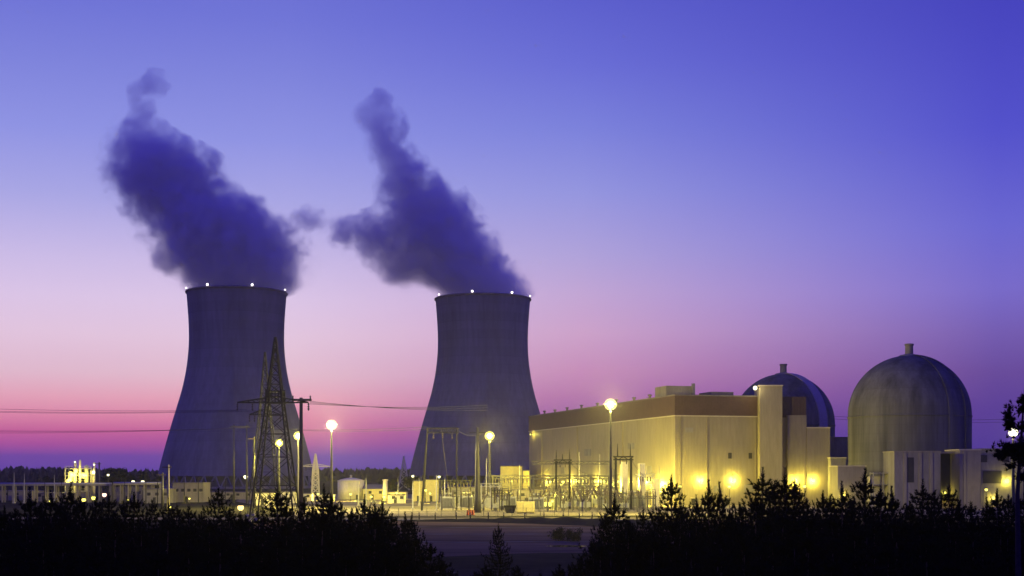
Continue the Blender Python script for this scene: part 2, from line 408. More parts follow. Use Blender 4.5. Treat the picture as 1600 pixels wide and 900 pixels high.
    me = bpy.data.meshes.new_from_object(tmp.evaluated_get(dg))
    old = tmp.data
    bpy.data.objects.remove(tmp); bpy.data.meshes.remove(old)
    me.name = name
    me.materials.clear(); me.materials.append(m)
    o = bpy.data.objects.new(name, me); COL.objects.link(o); o.location = base
    return tag(o, label, 'steam')
LP = [(463, 298, 452), (455, 294, 462), (440, 284, 470), (420, 266, 471), (400, 256, 470), (380, 242, 463), (360, 232, 452), (340, 222, 436), (320, 200, 395), (300, 182, 356), (280, 176, 340), (260, 182, 332), (240, 184, 318), (220, 182, 286), (200, 184, 252), (180, 198, 240), (160, 206, 234), (140, 212, 250), (122, 218, 262)]
RP = [(471, 692, 824), (464, 686, 830), (450, 672, 824), (435, 650, 815), (418, 642, 802), (402, 636, 791), (386, 626, 776), (370, 615, 766), (352, 612, 756), (336, 608, 745), (320, 604, 730), (305, 600, 716), (286, 598, 692), (266, 598, 670), (248, 590, 656), (228, 580, 638), (208, 572, 624), (188, 566, 622), (168, 568, 614), (150, 574, 604)]
plume('steam_plume', 'dark violet steam plume rising from the larger cooling tower behind the pylon', LP, T1Y, [(258, 404, 20, 22), (250, 138, 17, 13), (342, 288, 18, 22), (396, 326, 22, 18)], 0.075, 1)
plume('steam_plume', 'forked dark violet steam plume rising from the tower beside the turbine hall', RP, T2Y, [(562, 362, 46, 24), (604, 372, 56, 34), (640, 400, 50, 40), (622, 428, 30, 18), (702, 312, 22, 26)], 0.075, 2.3)
def puff():
    k = T1Y / F
    m, N, L = nodes_of('loose_vapour'); N.remove(N['Principled BSDF']); out = N['Material Output']
    tc = N.new('ShaderNodeTexCoord')
    nz = N.new('ShaderNodeTexNoise'); nz.inputs['Scale'].default_value = 1 / 9.0; nz.inputs['Detail'].default_value = 4
    L.new(tc.outputs['Object'], nz.inputs['Vector'])
    vd = N.new('ShaderNodeVectorMath'); vd.operation = 'DIVIDE'; vd.inputs[1].default_value = (20, 14, 12); L.new(tc.outputs['Object'], vd.inputs[0])
    vl = N.new('ShaderNodeVectorMath'); vl.operation = 'LENGTH'; L.new(vd.outputs[0], vl.inputs[0])
    md = N.new('ShaderNodeMath'); md.operation = 'MULTIPLY_ADD'; md.inputs[1].default_value = 1.6; L.new(nz.outputs['Fac'], md.inputs[0]); L.new(vl.outputs['Value'], md.inputs[2])
    mr = N.new('ShaderNodeMapRange'); mr.inputs[1].default_value = 1.75; mr.inputs[2].default_value = 0.95; mr.inputs[3].default_value = 0; mr.inputs[4].default_value = 0.075
    L.new(md.outputs[0], mr.inputs[0])
    pv = N.new('ShaderNodeVolumePrincipled'); pv.inputs['Color'].default_value = (0.93, 0.88, 0.985, 1)
    L.new(mr.outputs[0], pv.inputs['Density']); L.new(pv.outputs[0], out.inputs['Volume'])
    tr = N.new('ShaderNodeBsdfTransparent'); df = N.new('ShaderNodeBsdfDiffuse')
    mix = N.new('ShaderNodeMixShader'); mix.inputs[0].default_value = 0.004
    L.new(tr.outputs[0], mix.inputs[1]); L.new(df.outputs[0], mix.inputs[2]); L.new(mix.outputs[0], out.inputs['Surface'])
    s = MB().ball((0, 0, 0), 1.0, 24, 16)
    b = MB().add([(x * 22, y * 15, z * 14) for x, y, z in s.v], s.f)
    o = b.build('steam_puff', m, None, True, (PX(482, T1Y), T1Y, PZ(343, T1Y)))
    tag(o, 'small faint loose puff of steam drifting between the two plumes', 'steam')
puff()

# ------------------------------------------------------------------ turbine hall
A = math.atan2(.2595, .9657)
hall = thing('turbine_hall', 'long beige turbine hall with brown upper band beside the switchyard', 'industrial building', (61.3, 520, 0), A)
W, LEN = 34.5, 202.0
MB().box(0, W, 0, LEN, 0, 33.9).build('wall', M['siding'], hall)
MB().box(-0.25, W, -0.25, LEN + .25, 33.9, 41.3).build('upper_band', M['band'], hall)
MB().box(-0.35, W, -0.35, LEN + .35, 41.3, 41.75).build('roof_edge', M['roof'], hall)
MB().box(-0.4, W, -0.4, -0.252, 33.55, 33.95).box(-0.4, -0.252, -0.4, LEN, 33.55, 33.95).build('band_trim', M['trim'], hall)
for y in (58, 120, 178):
    MB().bar((-0.25, y, 0.2), (-0.25, y, 33.4), 0.3).build('downpipe', M['siding_smooth'], hall)
for (x, z) in ((22.2, 18.8), (30.6, 18.8)):
    w_ = MB().box(x - .75, x + .75, -0.08, -0.003, z - 1.1, z + 1.1).build('window', M['dark_opening'], hall)
    MB().box(x - .95, x + .95, -0.14, -0.003, z + 1.1, z + 1.3).box(x - .95, x + .95, -0.14, -0.003, z - 1.3, z - 1.1).box(x - .95, x - .75, -0.14, -0.003, z - 1.3, z + 1.3).box(x + .75, x + .95, -0.14, -0.003, z - 1.3, z + 1.3).build('frame', M['siding_smooth'], w_)
pen = MB().box(3.4, 15.5, 18, 30, 41.75, 46.2).build('penthouse', M['pale_concrete'], hall)
MB().box(14.0, 15.2, 17.2, 18, 41.75, 47.2).build('flue', M['grey_concrete'], pen)
MB().box(20.5, 30, 14, 26, 41.75, 43.9).build('roof_cooler', M['roof'], hall)
for y in (30, 48, 70, 95, 118, 140, 160, 178):
    h = 0.9 + 0.5 * R.random()
    MB().lathe([(0.5, 41.75), (0.5, 41.75 + h), (0.9, 41.8 + h), (0.9, 42.2 + h), (0.3, 42.4 + h)], 1.2, y, 10).build('roof_vent', M['roof'], hall)
for y in (8, 78, 150):
    d_ = MB().box(-0.1, -0.003, y, y + 6, 0, 6.5).build('roller_door', M['grey_concrete'], hall)
    MB().box(-0.3, -0.003, y - .4, y + 6.4, 6.5, 6.9).build('lintel', M['trim'], d_)
for (y0_, y1_, z0_, z1_) in ((24, 29, 12, 15), (44, 52, 22, 24.5), (66, 70, 10, 14), (100, 110, 20, 23), (140, 146, 12, 15)):
    lv = MB().box(-.14, -.003, y0_, y1_, z0_, z1_).build('louvre', M['grey_concrete'], hall)
for y in (20, 40, 80, 100, 140, 160):
    MB().box(-.07, -.003, y, y + .35, 7, 33.5).build('panel_joint', M['siding_smooth'], hall)
for z in (11.5, 22.5):
    MB().box(.5, W - .1, -.06, -.003, z, z + .22).build('panel_joint', M['siding_smooth'], hall)
MB().tube([(-.5, 3, 4.8), (-.5, 120, 4.8)], .32, 8).build('wall_pipe', M['steel'], hall, True)
for (x, z, w_, h_) in ((4.0, 27.5, 3.2, 1.8), (28.0, 5.2, 4.0, 2.6), (15.5, 5.0, 2.6, 2.4)):
    MB().box(x, x + w_, -.12, -.003, z, z + h_).build('louvre', M['grey_concrete'], hall)
for x in (2.0, 12.8, 32.8):
    MB().bar((x, -.2, .2), (x, -.2, 33.3), .22).build('downpipe', M['siding_smooth'], hall)
for x in (6.5, 20.0):
    d_ = MB().box(x, x + 1.6, -0.1, -0.003, 0, 2.6).build('door', M['dark_opening'], hall)
    MB().box(x - .3, x + 1.9, -1.2, -0.003, 2.7, 2.9).build('canopy', M['trim'], d_)
def wall_lamp(parent, x, y, z, nx, ny, I=160, r=0.55, col=SOD):
    a = MB().bar((x, y, z + .5), (x + nx * 1.2, y + ny * 1.2, z + .6), 0.16).build('wall_lamp', M['dark_steel'], parent)
    MB().ball((x + nx * 1.3, y + ny * 1.3, z), r, 10, 6).build('lamp_glass', lampmat(I, r, col), a, True)
    bulb(a, (x + nx * 1.3, y + ny * 1.3, z), I, r, col)
wall_lamp(hall, 10.2, -0.05, 9.4, 0, -1, 600, .75)
wall_lamp(hall, 23.4, -0.05, 9.4, 0, -1, 680, .8)
for y in (14, 34, 60, 92, 130, 170):
    wall_lamp(hall, -0.05, y, 8.6 if y > 20 else 8.0, -1, 0, 1100, .5)
wall_lamp(hall, -0.3, LEN - 8, 32.0, -1, 0, 120, .35)

# ------------------------------------------------------------------ auxiliary building with stair tower
aux = thing('auxiliary_building', 'stepped beige building with narrow stair tower before the farther dome', 'industrial building', (0, 0, 0))
MB().box(PX(1187, 524), PX(1222, 524), 523.5, 536, 0, 45.1).build('stair_tower', M['siding_smooth'], aux)
st_top = MB().box(PX(1186.3, 524), PX(1222.8, 524), 523.2, 536.3, 45.1, 45.5).build('roof_edge', M['trim'], aux)
MB().box(PX(1222, 524) + .003, PX(1260, 532), 533.0, 575, 0, 33.6).build('wall', M['siding_smooth'], aux)
MB().box(PX(1222, 524) + .003, PX(1260, 532) + .1, 532.8, 575.2, 33.6, 41.6).build('upper_band', M['band'], aux)
MB().box(PX(1231, 530), PX(1260, 530) + .2, 530.6, 532.8, 0, 34.4).build('wall_panel', M['siding_smooth'], aux)
MB().box(PX(1260, 530) + .21, PX(1297, 530), 530.0, 572, 0, 29.4).build('annex', M['siding_smooth'], aux)
MB().box(PX(1260, 530) + .21, PX(1297.6, 530), 529.8, 572.2, 29.4, 29.8).build('annex_roof', M['trim'], aux)
for px in (1243, 1270):
    wall_lamp(aux, PX(px, 529), 529.9 if px > 1260 else 530.5, 9.3, 0, -1, 560, .7)
la = MB().bar((PX(1180, 523), 523, 45.1), (PX(1180, 523), 522.6, 45.4), .2).build('roof_lamp_bracket', M['dark_steel'], aux)
la.location = (0, 0, 0)
MB().bar((PX(1187, 523.8), 523.8, 44.6), (PX(1181, 522.5), 522.5, 44.6), .25).build('lamp_arm', M['dark_steel'], aux)
MB().ball((PX(1180, 522.4), 522.4, 44.3), .8).build('lamp_glass', lampmat(150, .8, WARM), aux, True)
bulb(aux, (PX(1180, 522.4), 522.4, 44.3), 150, .8, WARM)
bpy.data.objects.remove(la)

# ------------------------------------------------------------------ containment domes
def containment(px, Y, label, rz, band, ribw=1.0, ribm='dome'):
    root = thing('containment_building', label, 'reactor dome', (PX(px, Y), Y, 0), rz)
    r = 22.4; zs = 34.0
    prof = [(r, 0), (r, 12), (r, 24), (r, zs)] + [(r * math.cos(t), zs + r * math.sin(t)) for t in [PI / 2 * i / 22 for i in range(1, 22)]] + [(0.4, zs + r)]
    MB().lathe(prof, n=96).build('shell', M['dome'], root, True)
    MB().lathe([(r + .02, zs - 1.2), (r + .22, zs - 1.1), (r + .22, zs - .5), (r + .02, zs - .4)], n=96, cap=False).build('ring_ledge', M['dome'], root, True)
    v = MB().lathe([(3.4, zs + r - .6), (3.2, zs + r + .1), (1.5, zs + r + .5), (1.45, zs + r + 3.6), (1.7, zs + r + 3.7), (1.7, zs + r + 4.3), (1.2, zs + r + 4.4)], n=20).build('vent_stack', M['grey_concrete'], root, False)
    MB().lathe([(3.9, zs + r - .9), (3.9, zs + r - .25), (3.3, zs + r + .15)], n=20, cap=False).build('vent_plinth', M['grey_concrete'], v, False)
    for k, a in enumerate(band):
        mb = MB(); vs = []; fs = []; hw = .9 if k else ribw
        pts = [(r + .35, 0), (r + .35, 10), (r + .35, 20), (r + .35, zs)] + [((r + .35) * math.cos(t), zs + (r + .35) * math.sin(t)) for t in [PI / 2 * i / 20 for i in range(1, 19)]]
        for (rr, z) in pts:
            for s_ in (-1, 1):
                for dr in (0, -0.6):
                    vs.append(((rr + dr) * math.cos(a) - s_ * hw * math.sin(a), (rr + dr) * math.sin(a) + s_ * hw * math.cos(a), z))
        for i in range(len(pts) - 1):
            b = i * 4
            for q in ((0, 2, 6, 4), (2, 3, 7, 6), (1, 0, 4, 5)): fs.append(tuple(b + j for j in q))
        mb.add(vs, fs).build('meridian_rib', M[ribm] if not k else M['dome'], root)
    for z in (6, 14, 22, 29):
        pass
    return root
containment(1420.5, 520, 'nearer and larger domed reactor building with vent stack and streaked wall', 0, (-PI / 2 + 1.9, -PI / 2 + .42, -PI / 2 + .82))
containment(1224, 616, 'farther reactor dome with pale rib, half hidden behind the stepped building', 0, (-PI / 2 + .66,), 2.6, 'pale_rib')

# ------------------------------------------------------------------ low buildings
def low_building(name, label, x0, x1, y, depth, h, wall='white', roof='roof', doors=1, windows=2, cat='building', group=None, flat=True, over=.25):
    root = thing(name, label, cat, ((x0 + x1) / 2, y, 0), 0, group)
    w = (x1 - x0) / 2
    MB().box(-w, w, 0, depth, 0, h).build('wall', M[wall], root)
    if flat:
        MB().box(-w - over, w + over, -over, depth + over, h, h + .35).build('roof', M[roof], root)
    else:
        rz_ = h + .12 * depth + .4
        mb = MB().add([(-w - over, -over, h), (w + over, -over, h), (w + over, depth + over, h), (-w - over, depth + over, h), (-w - over, depth / 2, rz_), (w + over, depth / 2, rz_)],
                      [(0, 1, 5, 4), (2, 3, 4, 5), (0, 4, 3), (1, 2, 5), (0, 3, 2, 1)])
        mb.build('roof', M[roof], root)
    for i in range(doors):
        x = -w + (i + .5) * 2 * w / max(doors, 1) * .9
        d = MB().box(x - .6, x + .6, -.06, -.003, 0, min(2.4, h * .8)).build('door', M['dark_opening'], root)
        MB().bar((x + .4, -.07, 1.05), (x + .4, -.2, 1.05), .08).build('handle', M['steel'], d)
    for i in range(windows):
        x = -w + (i + .5) * 2 * w / windows + w / windows * .35
        if x + .8 > w: continue
        wn = MB().box(x - .7, x + .7, -.05, -.003, h * .55, min(h * .55 + 1.3, h - .3)).build('window', M['dark_opening'], root)
        MB().box(x - .9, x + .9, -.16, -.003, h * .55 - .15, h * .55 - .003).build('sill', M['trim'], wn)
    return root
def LB(name, label, px0, px1, ytop, D, depth, **k):
    return low_building(name, label, PX(px0, D), PX(px1, D), D, depth, max(PZ(ytop, D), 2.5), **k)
# beside the domes
LB('link_building', 'dark flat roofed link building between the two reactor domes', 1295, 1345, 684, 563, 20, wall='grey_concrete', doors=0, windows=0)
b_ = LB('valve_house', 'low pale flat roofed house at the foot of the stepped building', 1298, 1322, 716, 524.5, 5, wall='grey_concrete', roof='trim', windows=1)
b_ = LB('pump_house', 'pale pump house with white roof edge left of the nearer dome', 1309, 1352, 729, 486, 12, wall='pale_concrete', roof='trim', windows=0)
wall_lamp(b_, -3.0, -.05, 4.5, 0, -1, 60, .4)
eq = thing('equipment_building', 'tall blank concrete block against the foot of the nearer dome', 'industrial building', (PX(1433.5, 470), 470, 0))
hw = 36 * 470 / F
MB().box(-hw, hw, 0, 14, 0, 19.3).build('wall', M['grey_concrete'], eq)
MB().box(-hw - .2, hw + .2, -.2, 14.2, 19.3, 19.7).build('roof', M['pale_concrete'], eq)
for x in (-hw + 3.6, 0.9, hw - 3.2):
    MB().box(x - .5, x + .5, -.35, -.003, 0, 19.0).build('pilaster', M['pale_concrete'], eq)
MB().box(-3.4, -1.2, -.06, -.003, 9, 17.5).build('louvre', M['dark_opening'], eq)
bay = thing('loading_bay', 'dark recessed loading bay between two tall concrete blocks', 'loading bay', (PX(1485, 482), 482, 0))
hb = 14.5 * 482 / F
MB().box(-hb, hb, 4, 14, 0, 19.0).build('back_wall', M['dark_opening'], bay)
MB().box(-hb, hb, -.5, 14, 19.003, 19.6).build('roof', M['pale_concrete'], bay)
MB().box(-1.6, 2.6, 3.6, 3.997, 0, 4.2).build('roller_door', M['yellow'], bay)
wall_lamp(bay, -1.0, 3.95, 5.2, 0, -1, 55, .45)
wall_lamp(bay, 2.3, 3.95, 5.0, 0, -1, 55, .45)
pil = thing('vent_building', 'narrow concrete block with lit right edge by the dark loading bay', 'industrial building', (PX(1516, 476), 476, 0))
hp = 16.5 * 476 / F
MB().box(-hp, hp, 0, 16, 0, 20.0).build('wall', M['pale_concrete'], pil)
MB().box(-hp - .2, hp + .2, -.2, 16.2, 20.0, 20.4).build('roof', M['trim'], pil)
MB().box(-hp + 1.3, -hp + 2.1, -.3, -.003, 0, 19.8).build('pilaster', M['pale_concrete'], pil)
yard_q = (PX(1541, 462), 462)
sv = thing('service_building', 'low grey service building with dark doorway right of the nearer dome', 'building', (PX(1566, 500), 500, 0))
hs = 33 * 500 / F
MB().box(-hs, hs, 0, 22, 0, 20.6).build('wall', M['grey_concrete'], sv)
MB().box(-hs - .2, hs + .25, -.2, 22.2, 20.6, 21.1).build('roof', M['pale_concrete'], sv)
MB().box(-hs + .6, -hs + 7.4, -.08, -.003, 8.5, 13.0).build('louvre', M['dark_opening'], sv)
MB().box(-hs + .8, -hs + 6.8, -.08, -.003, 0, 6.8).build('roller_door', M['grey_concrete'], sv)
for x, z in ((-hs + .9, 17.4), (1.2, 17.4)):
    MB().box(x - 1.3, x + 1.3, -.08, -.003, z - 1.3, z + 1.3).build('wall_vent', M['dark_opening'], sv)
wall_lamp(sv, 1.2, -.05, 9.3, 0, -1, 260, .9)
wall_lamp(sv, -3.7, -.05, 3.2, 0, -1, 90, .5)
stair = thing('lit_stair', 'yellow lit steel stair frame left of the tall concrete block', 'stair tower', (PX(1380, 478), 478, 0))
for x in (-3.4, 0, 3.4):
    for y in (0, 4):
        MB().bar((x, y, 0), (x, y, 12.4), .3).build('post', M['steel'], stair)
for z in (4, 8, 12):
    MB().box(-3.6, 3.6, -.3, 4.3, z, z + .25).build('landing', M['steel'], stair)
MB().box(-3.4, 3.4, 4.4, 9, 0, 11).build('back_wall', M['white'], stair)
for x, z in ((3.2, 13.6), (3.2, 6.0), (2.9, 2.6)):
    bulb(stair, (x, -.5, z), 60, .5, WARM if z > 12 else SOD)
    MB().ball((x, -.5, z), .5).build('lamp_glass', lampmat(60, .5, WARM if z > 12 else SOD), MB().bar((x, 0, z - .3), (x, -.5, z), .15).build('lamp_arm', M['steel'], stair), True)

# ------------------------------------------------------------------ light masts
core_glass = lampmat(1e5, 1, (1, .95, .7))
def mast(px, py, D, I, label, r=0.62, col=SOD, name='high_mast_light', group='floodlight masts around the plant', pole='pole', heads=6):
    z = PZ(py, D)
    root = thing(name, label, 'light mast', (PX(px, D), D, 0), 0, group)
    MB().lathe([(.55, 0), (.45, z * .3), (.22, z - r - .4), (.2, z - r - .05)], n=10).build('pole', M[pole], root, True)
    MB().lathe([(1.0, 0), (1.0, .5), (.6, .55)], n=10).build('base', M['grey_concrete'], root)
    ring = r + .15
    mb = MB().lathe([(ring + .08, z + .35), (ring + .08, z + .5), (ring - .15, z + .5), (ring - .15, z + .35)], n=16, cap=False)
    for k in range(4):
        a = PI / 2 * k
        mb.bar((0, 0, z - r - .1), (ring * math.cos(a), ring * math.sin(a), z + .43), .1)
    fr = mb.build('head_frame', M['dark_steel'], root)
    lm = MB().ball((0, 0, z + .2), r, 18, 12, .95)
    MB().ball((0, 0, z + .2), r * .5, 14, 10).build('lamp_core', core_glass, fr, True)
    lm.build('glow_globe', lampmat(I, r, col), fr, True)  # oversized emissive globe standing in for the glow around the lamp core
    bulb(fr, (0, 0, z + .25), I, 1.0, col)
    return root
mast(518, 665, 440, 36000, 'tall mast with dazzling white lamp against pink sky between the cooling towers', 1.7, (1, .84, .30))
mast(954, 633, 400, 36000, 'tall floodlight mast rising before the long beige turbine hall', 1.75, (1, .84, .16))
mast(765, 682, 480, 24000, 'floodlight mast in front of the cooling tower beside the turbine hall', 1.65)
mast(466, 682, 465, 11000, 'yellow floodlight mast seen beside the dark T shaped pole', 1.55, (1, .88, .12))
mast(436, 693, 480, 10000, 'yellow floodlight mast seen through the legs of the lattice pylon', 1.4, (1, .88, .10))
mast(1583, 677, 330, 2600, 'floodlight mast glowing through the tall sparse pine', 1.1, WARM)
def yard_lamp(px, py, D, I, label, r=.5, col=SOD, group='low lamps in the plant yard'):
    z = PZ(py, D)
    root = thing('yard_lamp', label, 'lamp post', (PX(px, D), D, 0), 0, group)
    MB().lathe([(.14, 0), (.09, max(z - .2, .5))], n=8).build('post', M['pole'], root)
    MB().lathe([(r * 1.15, z + r * .6), (r * .9, z + r * 1.0), (.1, z + r * 1.1)], n=10).build('hood', M['dark_steel'], root)
    MB().ball((0, 0, z), r, 10, 7).build('lamp_glass', lampmat(I, r, col), root, True)
    bulb(root, (0, 0, z), I, r, col)
    return root
yard_lamp(376, 793, 330, 130, 'orange glowing lamp low behind the treetops left of the pylon foot', .75, (1, .62, .16))
yard_lamp(384, 745, 690, 60, 'small white lamp left of the pylon against the cooling tower base', 1.1, WARM)
yard_lamp(163, 773, 600, 40, 'pinkish lamp under the long pipe rack', 1.0, (1, .55, .35))
yard_lamp(146, 778, 600, 60, 'yellow lamp under the pipe rack beside the pinkish one', .9)
yard_lamp(131, 781, 596, 60, 'lowest yellow lamp under the pipe rack', .9)
yard_lamp(645, 724 + 20, 560, 12, 'tiny white lamp on a thin post beside the yellow sheds', .55, WARM)
yard_lamp(686, 745, 470, 14, 'tiny white lamp on a thin post before the portal frame', .5, WARM)
yl = [(880, 753, 520, 420), (902, 752, 525, 300), (912, 752, 526, 300), (956, 757, 500, 900), (986, 753, 508, 1700), (1016, 757, 505, 2400), (706, 779, 520, 260), (721, 776, 525, 260), (736, 775, 515, 260), (852, 779, 470, 120), (863, 783, 462, 160), (783, 783, 500, 90), (1225, 773, 440, 40), (620, 770, 640, 600), (600, 776, 560, 700), (672, 771, 560, 120)]
for i, (px, py, D, I) in enumerate(yl):
    yard_lamp(px, py, D, I * 2.3, 'small bright lamp among the switchyard steelwork and sheds' if px < 1100 else 'small lamp peeping between the pines before the stair tower', .55 if I > 400 else .4)
for i, (x, y) in enumerate(((58, 478), (76, 484), (104, 492), (121, 496), (20, 560))):  # unseen lamps added behind the trees to brighten the hall walls
    yard_lamp(800 + x / y * F, HZ - (7.5 - CZ) / y * F, y, 600, 'added lamp post behind dark treetops to brighten the beige walls', .55, SOD, 'added lamp posts behind the right hand treetops')

# ------------------------------------------------------------------ switchyard
def gantry(label, pxs, D, z, spikes=(), name='switchyard_gantry', m='steel', z2=None, group='steel gantries of the switchyard', w=.5):
    x0 = PX(sum(pxs) / len(pxs), D)
    root = thing(name, label, 'gantry', (x0, D, 0), 0, group)
    xs = [PX(p, D) - x0 for p in pxs]
    for x in xs:
        MB().bar((x, 0, 0), (x, 0, z), w, w * .8).build('post', M[m], root)
    zs = [z] if z2 is None else [z, z2]
    for q, zz in enumerate(zs):
        mb = MB()
        a, b = xs[0] - .8, xs[-1] + .8
        mb.bar((a, 0, zz + .3), (b, 0, zz + .3), w * .5); mb.bar((a, 0, zz - .7), (b, 0, zz - .7), w * .5)
        n = max(3, int((b - a) / 1.4))
        for i in range(n):
            xa = a + (b - a) * i / n; xb = a + (b - a) * (i + 1) / n
            mb.bar((xa, 0, zz - .7 if i % 2 else zz + .3), (xb, 0, zz + .3 if i % 2 else zz - .7), w * .3)
        mb.build('beam', M[m], root)
    for s in spikes:
        x = PX(s[0], D) - x0
        MB().bar((x, 0, z + .3), (x, 0, PZ(s[1], D)), .42, .12).build('lightning_spike', M[m], root)
    for i in range(len(xs) - 1):
        for f in (.3, .7):
            x = xs[i] + (xs[i + 1] - xs[i]) * f
            MB().lathe([(.12, z - .7), (.28, z - .9), (.12, z - 1.1), (.28, z - 1.3), (.12, z - 1.5), (.28, z - 1.7), (.08, z - 2.3)], x, 0, 8).build('insulator', M['porcelain'], root)
    return root
gantry('dark steel gantry with two spikes before the far part of the turbine hall', (869, 890), 470, PZ(720, 470), ((869, 703), (890, 702), (879, 709)), m='dark_steel', w=.8)
gantry('dark steel gantry with two spikes nearest the floodlight mast', (962, 986), 462, PZ(715, 462), ((965, 693), (985, 694)), m='dark_steel', w=.9)
gantry('long many legged bus gantry standing along the turbine hall', (834, 850, 869, 889, 908, 923, 937, 951), 476, PZ(745, 476), (), m='grey_steel', z2=PZ(722, 476), w=.55)
gantry('low wide gantry behind the yellow container', (770, 784, 798, 813, 828), 500, PZ(745, 500), (), m='grey_steel', w=.5)
gantry('four legged gantry among the lit bays left of the tapered pole', (690, 704, 720, 735), 500, PZ(752, 500), (), m='dark_steel', w=.55)
gantry('broad gantry in front of the bright bays by the turbine hall corner', (996, 1008, 1020), 470, PZ(742, 470), ((1010, 728),), m='steel', w=.5)
gantry('low gantry just before the tall dark tapered pole', (752, 766, 780), 470, PZ(757, 470), (), m='steel', w=.45)
# pale portal frame on slanted leg
pf = thing('portal_frame', 'pale steel portal frame with sloping leg before the smaller cooling tower', 'gantry', (PX(694, 450), 450, 0))
zt = PZ(669, 450)
lx = PX(668, 450) - pf.location.x; rx = PX(716, 450) - pf.location.x; bx = PX(659, 450) - pf.location.x
for q in (-.8, .8):
    MB().bar((bx, q * 2.2, 0), (lx, q, zt), .5, .35).build('leg', M['dark_steel'], pf)
MB().bar((rx - .5, 0, 0), (rx - .5, 0, zt), .4, .3).build('leg', M['dark_steel'], pf)
mb = MB()
for q in (-.8, .8):
    mb.bar((lx, q, zt), (rx, q, zt), .25); mb.bar((lx, q, zt - 1.5), (rx, q, zt - 1.5), .25)
n = 8
for i in range(n + 1):
    x = lx + (rx - lx) * i / n
    mb.bar((x, -.8, zt), (x, -.8, zt - 1.5), .18); mb.bar((x, -.8, zt), (x, .8, zt), .16)
    if i < n: mb.bar((x, -.8, zt - 1.5), (x + (rx - lx) / n, -.8, zt), .14)
mb.build('beam', M['dark_steel'], pf)
for x in (lx + 2, lx + 5, lx + 8):
    MB().lathe([(.1, zt - 1.6), (.3, zt - 1.9), (.1, zt - 2.2), (.3, zt - 2.5), (.1, zt - 2.8), (.3, zt - 3.1), (.06, zt - 3.6)], x, -.8, 8).build('insulator', M['porcelain'], pf)
tp = thing('tapered_pole', 'tall dark tapered steel pole standing before the smaller cooling tower', 'pole', (PX(746, 425), 425, 0))
MB().lathe([(1.25, 0), (1.0, 4), (.75, 10), (.6, 18), (.45, PZ(668, 425))], n=14).build('shaft', M['pole'], tp, True)
MB().bar((-2.4, 0, PZ(676, 425)), (2.4, 0, PZ(676, 425)), .3).build('crossarm', M['pole'], tp)
# transformers
def transformer(w=5.0, h=4.2):
    root = thing('transformer', 'grey finned transformer with three brown bushings in the switchyard', 'transformer', (0, 0, 0), 0, 'transformers of the switchyard')
    MB().box(-w / 2, w / 2, -1.5, 1.5, .5, h).build('tank', M['transformer'], root)
    MB().box(-w / 2 - .4, w / 2 + .4, -1.9, 1.9, 0, .495).build('plinth', M['kerb'], root)
    for s in (-1, 1):
        mb = MB().box(-w / 2 + .3, w / 2 - .3, s * 1.7 - .15, s * 1.7 + .15, .9, 1.1).box(-w / 2 + .3, w / 2 - .3, s * 1.7 - .15, s * 1.7 + .15, h - .6, h - .4)
        for i in range(9):
            x = -w / 2 + .4 + i * (w - .8) / 8
            mb.box(x - .07, x + .07, s * 1.505 if s > 0 else -2.4, 2.4 if s > 0 else -1.505, .8, h - .4)
        mb.build('radiator', M['transformer'], root)
    for x in (-w * .3, 0, w * .3):
        MB().lathe([(.3, h), (.16, h + .2), (.34, h + .45), (.16, h + .7), (.32, h + .95), (.14, h + 1.2), (.28, h + 1.45), (.1, h + 1.7), (.05, h + 2.3)], x, 0, 10).build('bushing', M['porcelain'], root)
    MB().tube([(-w * .35, .9, h + .9), (w * .35, .9, h + .9)], .38, 10).bar((-w * .25, .9, h - .02), (-w * .25, .9, h + .7), .15).bar((w * .25, .9, h - .02), (w * .25, .9, h + .7), .15).build('conservator', M['transformer'], root)
    return root
tr0 = transformer()
TR = [(838, 452), (858, 470), (880, 505), (905, 498), (930, 505), (945, 480), (972, 492), (995, 495), (700, 470), (768, 478), (795, 470), (728, 480)]
for i, (px, D) in enumerate(TR):
    loc = (PX(px, D), D, 0)
    if i == 0: tr0.location = loc
    else: copy_tree(tr0, loc, R.choice((0, PI / 2, 0)))
# disconnect switches
def disc():
    root = thing('disconnect_switch', 'slim grey switch stand topped with brown insulators in the switchyard', 'switch stand', (0, 0, 0), 0, 'switch stands of the switchyard')
    for x in (-1.1, 1.1):
        MB().bar((x, 0, 0), (x, 0, 3.6), .28).build('post', M['grey_steel'], root)
        MB().lathe([(.1, 3.75), (.26, 3.95), (.1, 4.15), (.26, 4.35), (.1, 4.55), (.26, 4.75), (.1, 4.95), (.1, 5.3)], x, 0, 8).build('insulator', M['porcelain'], root)
    MB().bar((-1.5, 0, 3.65), (1.5, 0, 3.65), .25).build('beam', M['grey_steel'], root)
    MB().bar((-1.2, 0, 5.3), (1.3, 0, 5.55), .12).build('blade', M['grey_steel'], root)
    return root
d0 = disc(); first = True
for D in (438, 455, 486):
    for px in range(690, 1015, 19):
        if D == 438 and (px < 760 or 800 < px < 842): continue
        if R.random() < .22: continue
        loc = (PX(px + R.uniform(-6, 6), D + R.uniform(-5, 5)), D + R.uniform(-4, 4), 0)
        sc = R.uniform(.85, 1.5)
        if first: d0.location = loc; first = False
        else: copy_tree(d0, loc, R.choice((0, 0, .15, PI / 2)), scale=(sc, sc, sc))
